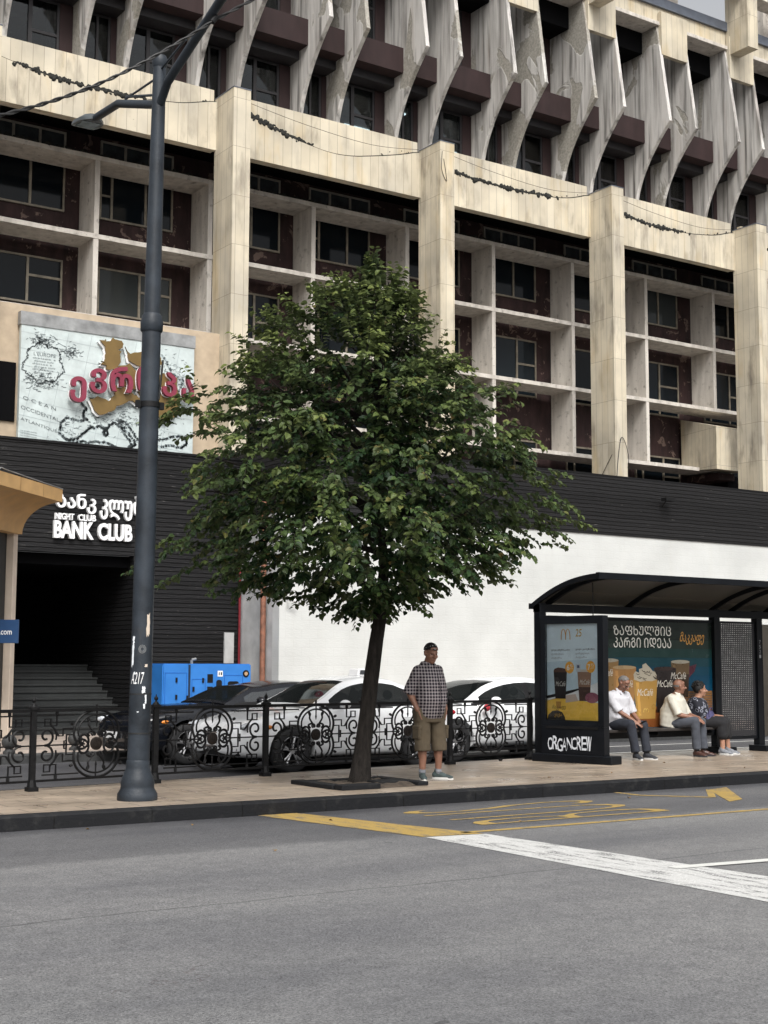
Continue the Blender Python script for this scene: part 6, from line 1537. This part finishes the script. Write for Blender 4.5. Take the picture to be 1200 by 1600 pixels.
ph = p1_(.13, -.53, .555); phn = thing('phone', 'black mobile phone held by the seated man in the white polo shirt', 'phone', ph)
m = MB(); m.obox(ph + Vector((-.035, .03, .0)), (.07, .01, 0), (.0, -.12, .05), (0, .004, .01)); m.build('case', MAT['plastic_black'], phn, bevel=.002)
h2 = PY(1047, 1130, 16.86)
m2, hc2, p2_, s2_, T2 = sitter('bald seated man in cream short sleeved shirt and grey trousers, turned to the right', h2.x, 16.84, (.10, 0), (.88, -.42, -.02), (.06, -.14, 1), MAT['cream_shirt'], MAT['grey_trousers'], MAT['skin_tan'], MAT['shoe_brown'],
    {1: (.34, -.40), -1: (.12, -.46)}, {1: (.33, -.36, .56), -1: (.10, -.44, .57)}, {1: (.28, -.36, .62), -1: (.14, -.42, .62)}, 1.2, side=(.93, .36, 0), tk=.88)
collar(s2_, hc2, T2, .10, MAT['cream_shirt'])
scalp(hc2, (.88, -.42, -.02), (.06, -.14, 1), (.079, .098, .090), lambda a, bb, h: bb < .0 and -.45 < h < .12).build('hair', MAT['grey_hair'], m2, 180)
h3 = PY(1086, 1128, 16.92)
m3, hc3, p3_, s3, T3 = sitter('seated woman with short black hair in dark patterned blouse and black skirt', h3.x, 16.92, (.05, 0), (.86, -.50, .02), (.04, -.06, 1), MAT['blouse'], MAT['black_skirt'], MAT['skin'], MAT['shoe_grey'],
    {1: (.40, -.36), -1: (.22, -.40)}, {1: (.36, -.34, .53), -1: (.22, -.40, .53)}, {1: (.36, -.28, .62), -1: (.24, -.30, .60)}, 1.15, 'f', side=(.88, .48, 0), fat=1.0, tk=.78, wk=.9)
hm = scalp(hc3, (.86, -.50, .02), (.04, -.06, 1), (.094, .112, .108), lambda a, bb, h: (bb < .30 and h > -.75 + (bb > -.2) * .35) or (h > .42 and bb < .85))
hr = hm.build('hair', MAT['black_hair'], m3, 180)
m = MB(); f3 = frame3((.86, -.50, .02), (.04, -.06, 1))
for k in range(40):
    a = rt.uniform(0, 6.28); e = rt.uniform(.0, 1.4); v = f3[0] * math.cos(a) * math.cos(e) * .09 + f3[1] * (math.sin(a) * math.cos(e) * .10 - .03) + f3[2] * (math.sin(e) * .10 + .035)
    m.ell(hc3 + v, rt.uniform(.016, .030), 8, 6)
m.build('locks', MAT['black_hair'], hr, 180)
bg = p3_(.14, -.20, .60); bag = thing('handbag', 'soft purple blue handbag on the lap of the seated woman', 'bag', bg)
m = MB(); Mb = Matrix.Rotation(R(28), 3, 'Z') @ Matrix.Rotation(R(-18), 3, 'Y'); m.ell(bg + Vector((0, 0, .02)), (.165, .075, .105), 20, 14, Mb); m.ell(bg + Vector((0, 0, -.03)), (.17, .085, .07), 18, 12, Mb)
remeshed('pouch', m, MAT['purple_bag'], bag, .008, 2)
m = MB(); m.tube(catm([bg + Mb @ Vector((-.13, -.03, .07)), bg + Mb @ Vector((-.05, -.03, .17)), bg + Mb @ Vector((.05, -.03, .17)), bg + Mb @ Vector((.13, -.03, .07))], 5), .008, 6); m.build('handle', MAT['purple_bag'], bag, 180)
# ================================================================== TREE
tr_c = Vector((9.73, 14.83, .12))
tree = thing('linden_tree', 'young linden tree with dense dark green crown in a stone-edged pit on the island', 'tree', tr_c)
def on(px, py): return PY(px, py, 14.86)
trunk = [Vector((9.70, 14.84, .05)), on(563, 1215), on(566, 1180), on(573, 1120), on(580, 1060), on(588, 1000), on(596, 950), on(600, 880), on(590, 780), on(588, 660), on(592, 540)]
m = MB(); m.tube(trunk, [.18, .14, .112, .102, .094, .088, .08, .066, .05, .03, .012], 18)
rt = random.Random(21)
for v in range(len(m.v)): m.v[v] = tuple(c + rt.gauss(0, .006) for c in m.v[v])
trk = m.build('trunk', MAT['bark'], tree, 180)
# crown profile: (height, centre shift along the picture, radius)
S_ = 1 / 123.0
Lo = [(404, 592), (430, 560), (452, 515), (470, 440), (485, 398), (520, 372), (560, 352), (600, 335), (620, 298), (650, 284), (690, 268), (730, 244), (770, 242), (805, 250), (840, 252), (862, 240), (895, 258), (915, 325), (940, 455), (960, 515), (976, 565)]
Ro = [(404, 606), (440, 628), (470, 655), (500, 672), (540, 686), (562, 715), (585, 742), (612, 796), (640, 822), (680, 818), (705, 845), (742, 888), (772, 884), (800, 852), (830, 866), (852, 874), (880, 828), (905, 802), (930, 715), (950, 680), (976, 600)]
def lut(tab, v):
    if v <= tab[0][0]: return tab[0][1]
    for (a_, va), (b_, vb) in zip(tab, tab[1:]):
        if v <= b_: return va + (vb - va) * (v - a_) / (b_ - a_)
    return tab[-1][1]
right_dir = _rt; depth_dir = _fw
cen0 = on(575, 700)
def zpix(z): return 1045 - (z - CAMH) / S_
def crown(z):
    y = zpix(z); l, r = lut(Lo, y), lut(Ro, y); return ((l + r) / 2 - 575) * S_, max(.02, (r - l) / 2 * S_)
def cpos(z, rad, ang):
    y = zpix(z); l, r = lut(Lo, y), lut(Ro, y); ax_c = 582 if y < 500 else 575
    c = Vector((cen0.x, cen0.y, z)) + right_dir * ((ax_c - 575) * S_)
    ca, sa = math.cos(ang), math.sin(ang)
    rr = ((r - ax_c) if ca > 0 else (ax_c - l)) * S_ * ca * ca + (r - l) / 2 * S_ * .92 * sa * sa
    return c + (right_dir * ca + depth_dir * sa) * (max(.02, rr) * rad)
ph = [rt.uniform(0, 6.28) for _ in range(8)]
def lobes(z, a): return 1 + .12 * math.sin(3 * a + ph[0] + z * 2.3) + .12 * math.sin(5 * a + ph[1] - z * 3.6) + .10 * math.sin(9 * a + ph[2] + z * 7) - .07
# main limbs
m = MB(); limbs = []
for i in range(40):
    z0 = rt.uniform(2.25, 5.6); t0 = None
    for a, b in zip(trunk, trunk[1:]):
        if a.z <= z0 <= b.z: t0 = a.lerp(b, (z0 - a.z) / (b.z - a.z))
    if t0 is None: continue
    z1 = min(6.5, z0 + rt.uniform(.15, 1.3)); ang = i * 2.4 + rt.uniform(-.3, .3); end = cpos(z1, rt.uniform(.6, .85), ang)
    mid = t0.lerp(end, .45) + Vector((0, 0, rt.uniform(.05, .25)))
    r0 = .028 + .02 * rt.random(); pts = catm([t0, mid, end], 5)
    m.tube(pts, [r0 + (.006 - r0) * (k / (len(pts) - 1)) for k in range(len(pts))], 6); limbs.append(pts)
m.build('limbs', MAT['bark'], tree, 60)
# leaves along drooping shoots
N = np.random.default_rng(4)
LV, LF, YNG = [], [], []
tw = MB()
nsh = 0
def leaf(p, d, nrm, s, young):
    side = d.cross(nrm); side.normalize(); nrm = side.cross(d)
    w = s * .44; b = len(LV)
    fold = .18 * s; curl = .12 * s
    LV.extend([p, p + d * (s * .22) + side * w * .78 + nrm * fold * .8, p + d * (s * .58) + side * w * .80 + nrm * fold * .5, p + d * s - nrm * curl,
               p + d * (s * .58) - side * w * .80 + nrm * fold * .5, p + d * (s * .22) - side * w * .78 + nrm * fold * .8, p + d * (s * .5)])
    LF.extend([(b, b + 1, b + 6), (b + 1, b + 2, b + 6), (b + 2, b + 3, b + 6), (b + 3, b + 4, b + 6), (b + 4, b + 5, b + 6), (b + 5, b, b + 6)])
    YNG.extend([young] * 7)
clump = [(rt.uniform(2.2, 6.7), rt.uniform(0, 6.28)) for _ in range(124)]
CLZ = np.array([c_[0] for c_ in clump]); CLA = np.array([c_[1] for c_ in clump])
tries = 0
while nsh < 1720 and tries < 40000:
    tries += 1
    z = rt.uniform(2.25, 6.85); sh, r = crown(z)
    if rt.random() > (r / 2.5) ** 1.2 + .06: continue
    a = rt.uniform(0, 6.28)
    rad = rt.random() ** .42
    L = lobes(z, a)
    # gaps between the leaf clumps
    best = float(np.min(((z - CLZ) / .36) ** 2 + ((((a - CLA + math.pi) % (2 * math.pi)) - math.pi) * max(r, .3) / .46) ** 2))
    if rad > .4 and best > 1.0 and rt.random() < .93: continue
    if a > 0 and math.sin(a) > .55 and rt.random() < .45: continue          # far side thinner: never seen from the road
    p = cpos(z, rad * L * 1.02, a)
    out = (right_dir * math.cos(a) + depth_dir * math.sin(a))
    zt = (z - 2.2) / 4.7
    d = (out * (.9 - .45 * zt) + Vector((0, 0, -.25 + 1.35 * zt * zt)) + Vector((rt.gauss(0, .3), rt.gauss(0, .3), rt.gauss(0, .2)))).normalized()
    ln = rt.uniform(.22, .55) * (1.0 if zt < .8 else .85)
    if zt > .93: d = (Vector((rt.gauss(0, .25), rt.gauss(0, .25), 1))).normalized()
    # the shoot curves over
    pts = []; q = p - d * ln * .5; dd = d.copy()
    for k in range(7):
        pts.append(q.copy()); q = q + dd * (ln / 6); dd = (dd + Vector((0, 0, -.10 if zt < .75 else -.02))).normalized()
    if nsh % 2 == 0: tw.tube([pts[0], pts[3], pts[6]], [.006, .004, .002], 3, caps=False)
    nl = int(9 + ln * 24)
    y0 = max(0.0, min(1.0, (rad * L - .55) * 2.0 * (zt * 1.1 + .12) + (.40 if zt > .66 else 0) + rt.gauss(0, .14)))  # young growth, plus brightness painted towards the lit top and outside
    for k in range(nl):
        t = (k + .5) / nl * 6; i0 = int(t); c = pts[i0].lerp(pts[min(6, i0 + 1)], t - i0)
        ax_ = (pts[min(6, i0 + 1)] - pts[max(0, i0 - 1)]).normalized()
        sd = ax_.cross(Vector((0, 0, 1)))
        if sd.length < .1: sd = Vector((1, 0, 0))
        sd.normalize(); sg_ = 1 if k % 2 else -1
        ld = (sd * sg_ * .9 + ax_ * .55 + Vector((0, 0, -.35)) + Vector((rt.gauss(0, .3), rt.gauss(0, .3), rt.gauss(0, .28)))).normalized()
        nr = Vector((rt.gauss(0, .42), rt.gauss(0, .42), 1)) + out * .25; nr.normalize()
        leaf(c + ld * .02, ld, nr, rt.uniform(.072, .13) * (1.0 - .25 * (k / nl)), min(1, max(0, y0 * (.35 + .9 * k / nl))))
    nsh += 1
me = bpy.data.meshes.new('crown')
off = parent_off(tree)
me.from_pydata([(v.x - off.x, v.y - off.y, v.z - off.z) for v in LV], [], LF)
at = me.attributes.new('young', 'FLOAT', 'POINT'); at.data.foreach_set('value', YNG)
link(me, 'crown', MAT['leaf'], tree)
tag(tw.build('twigs', MAT['bark'], tree, norm=False), kind='stuff')
print('leaves', len(LF) // 6, 'shoots', nsh)
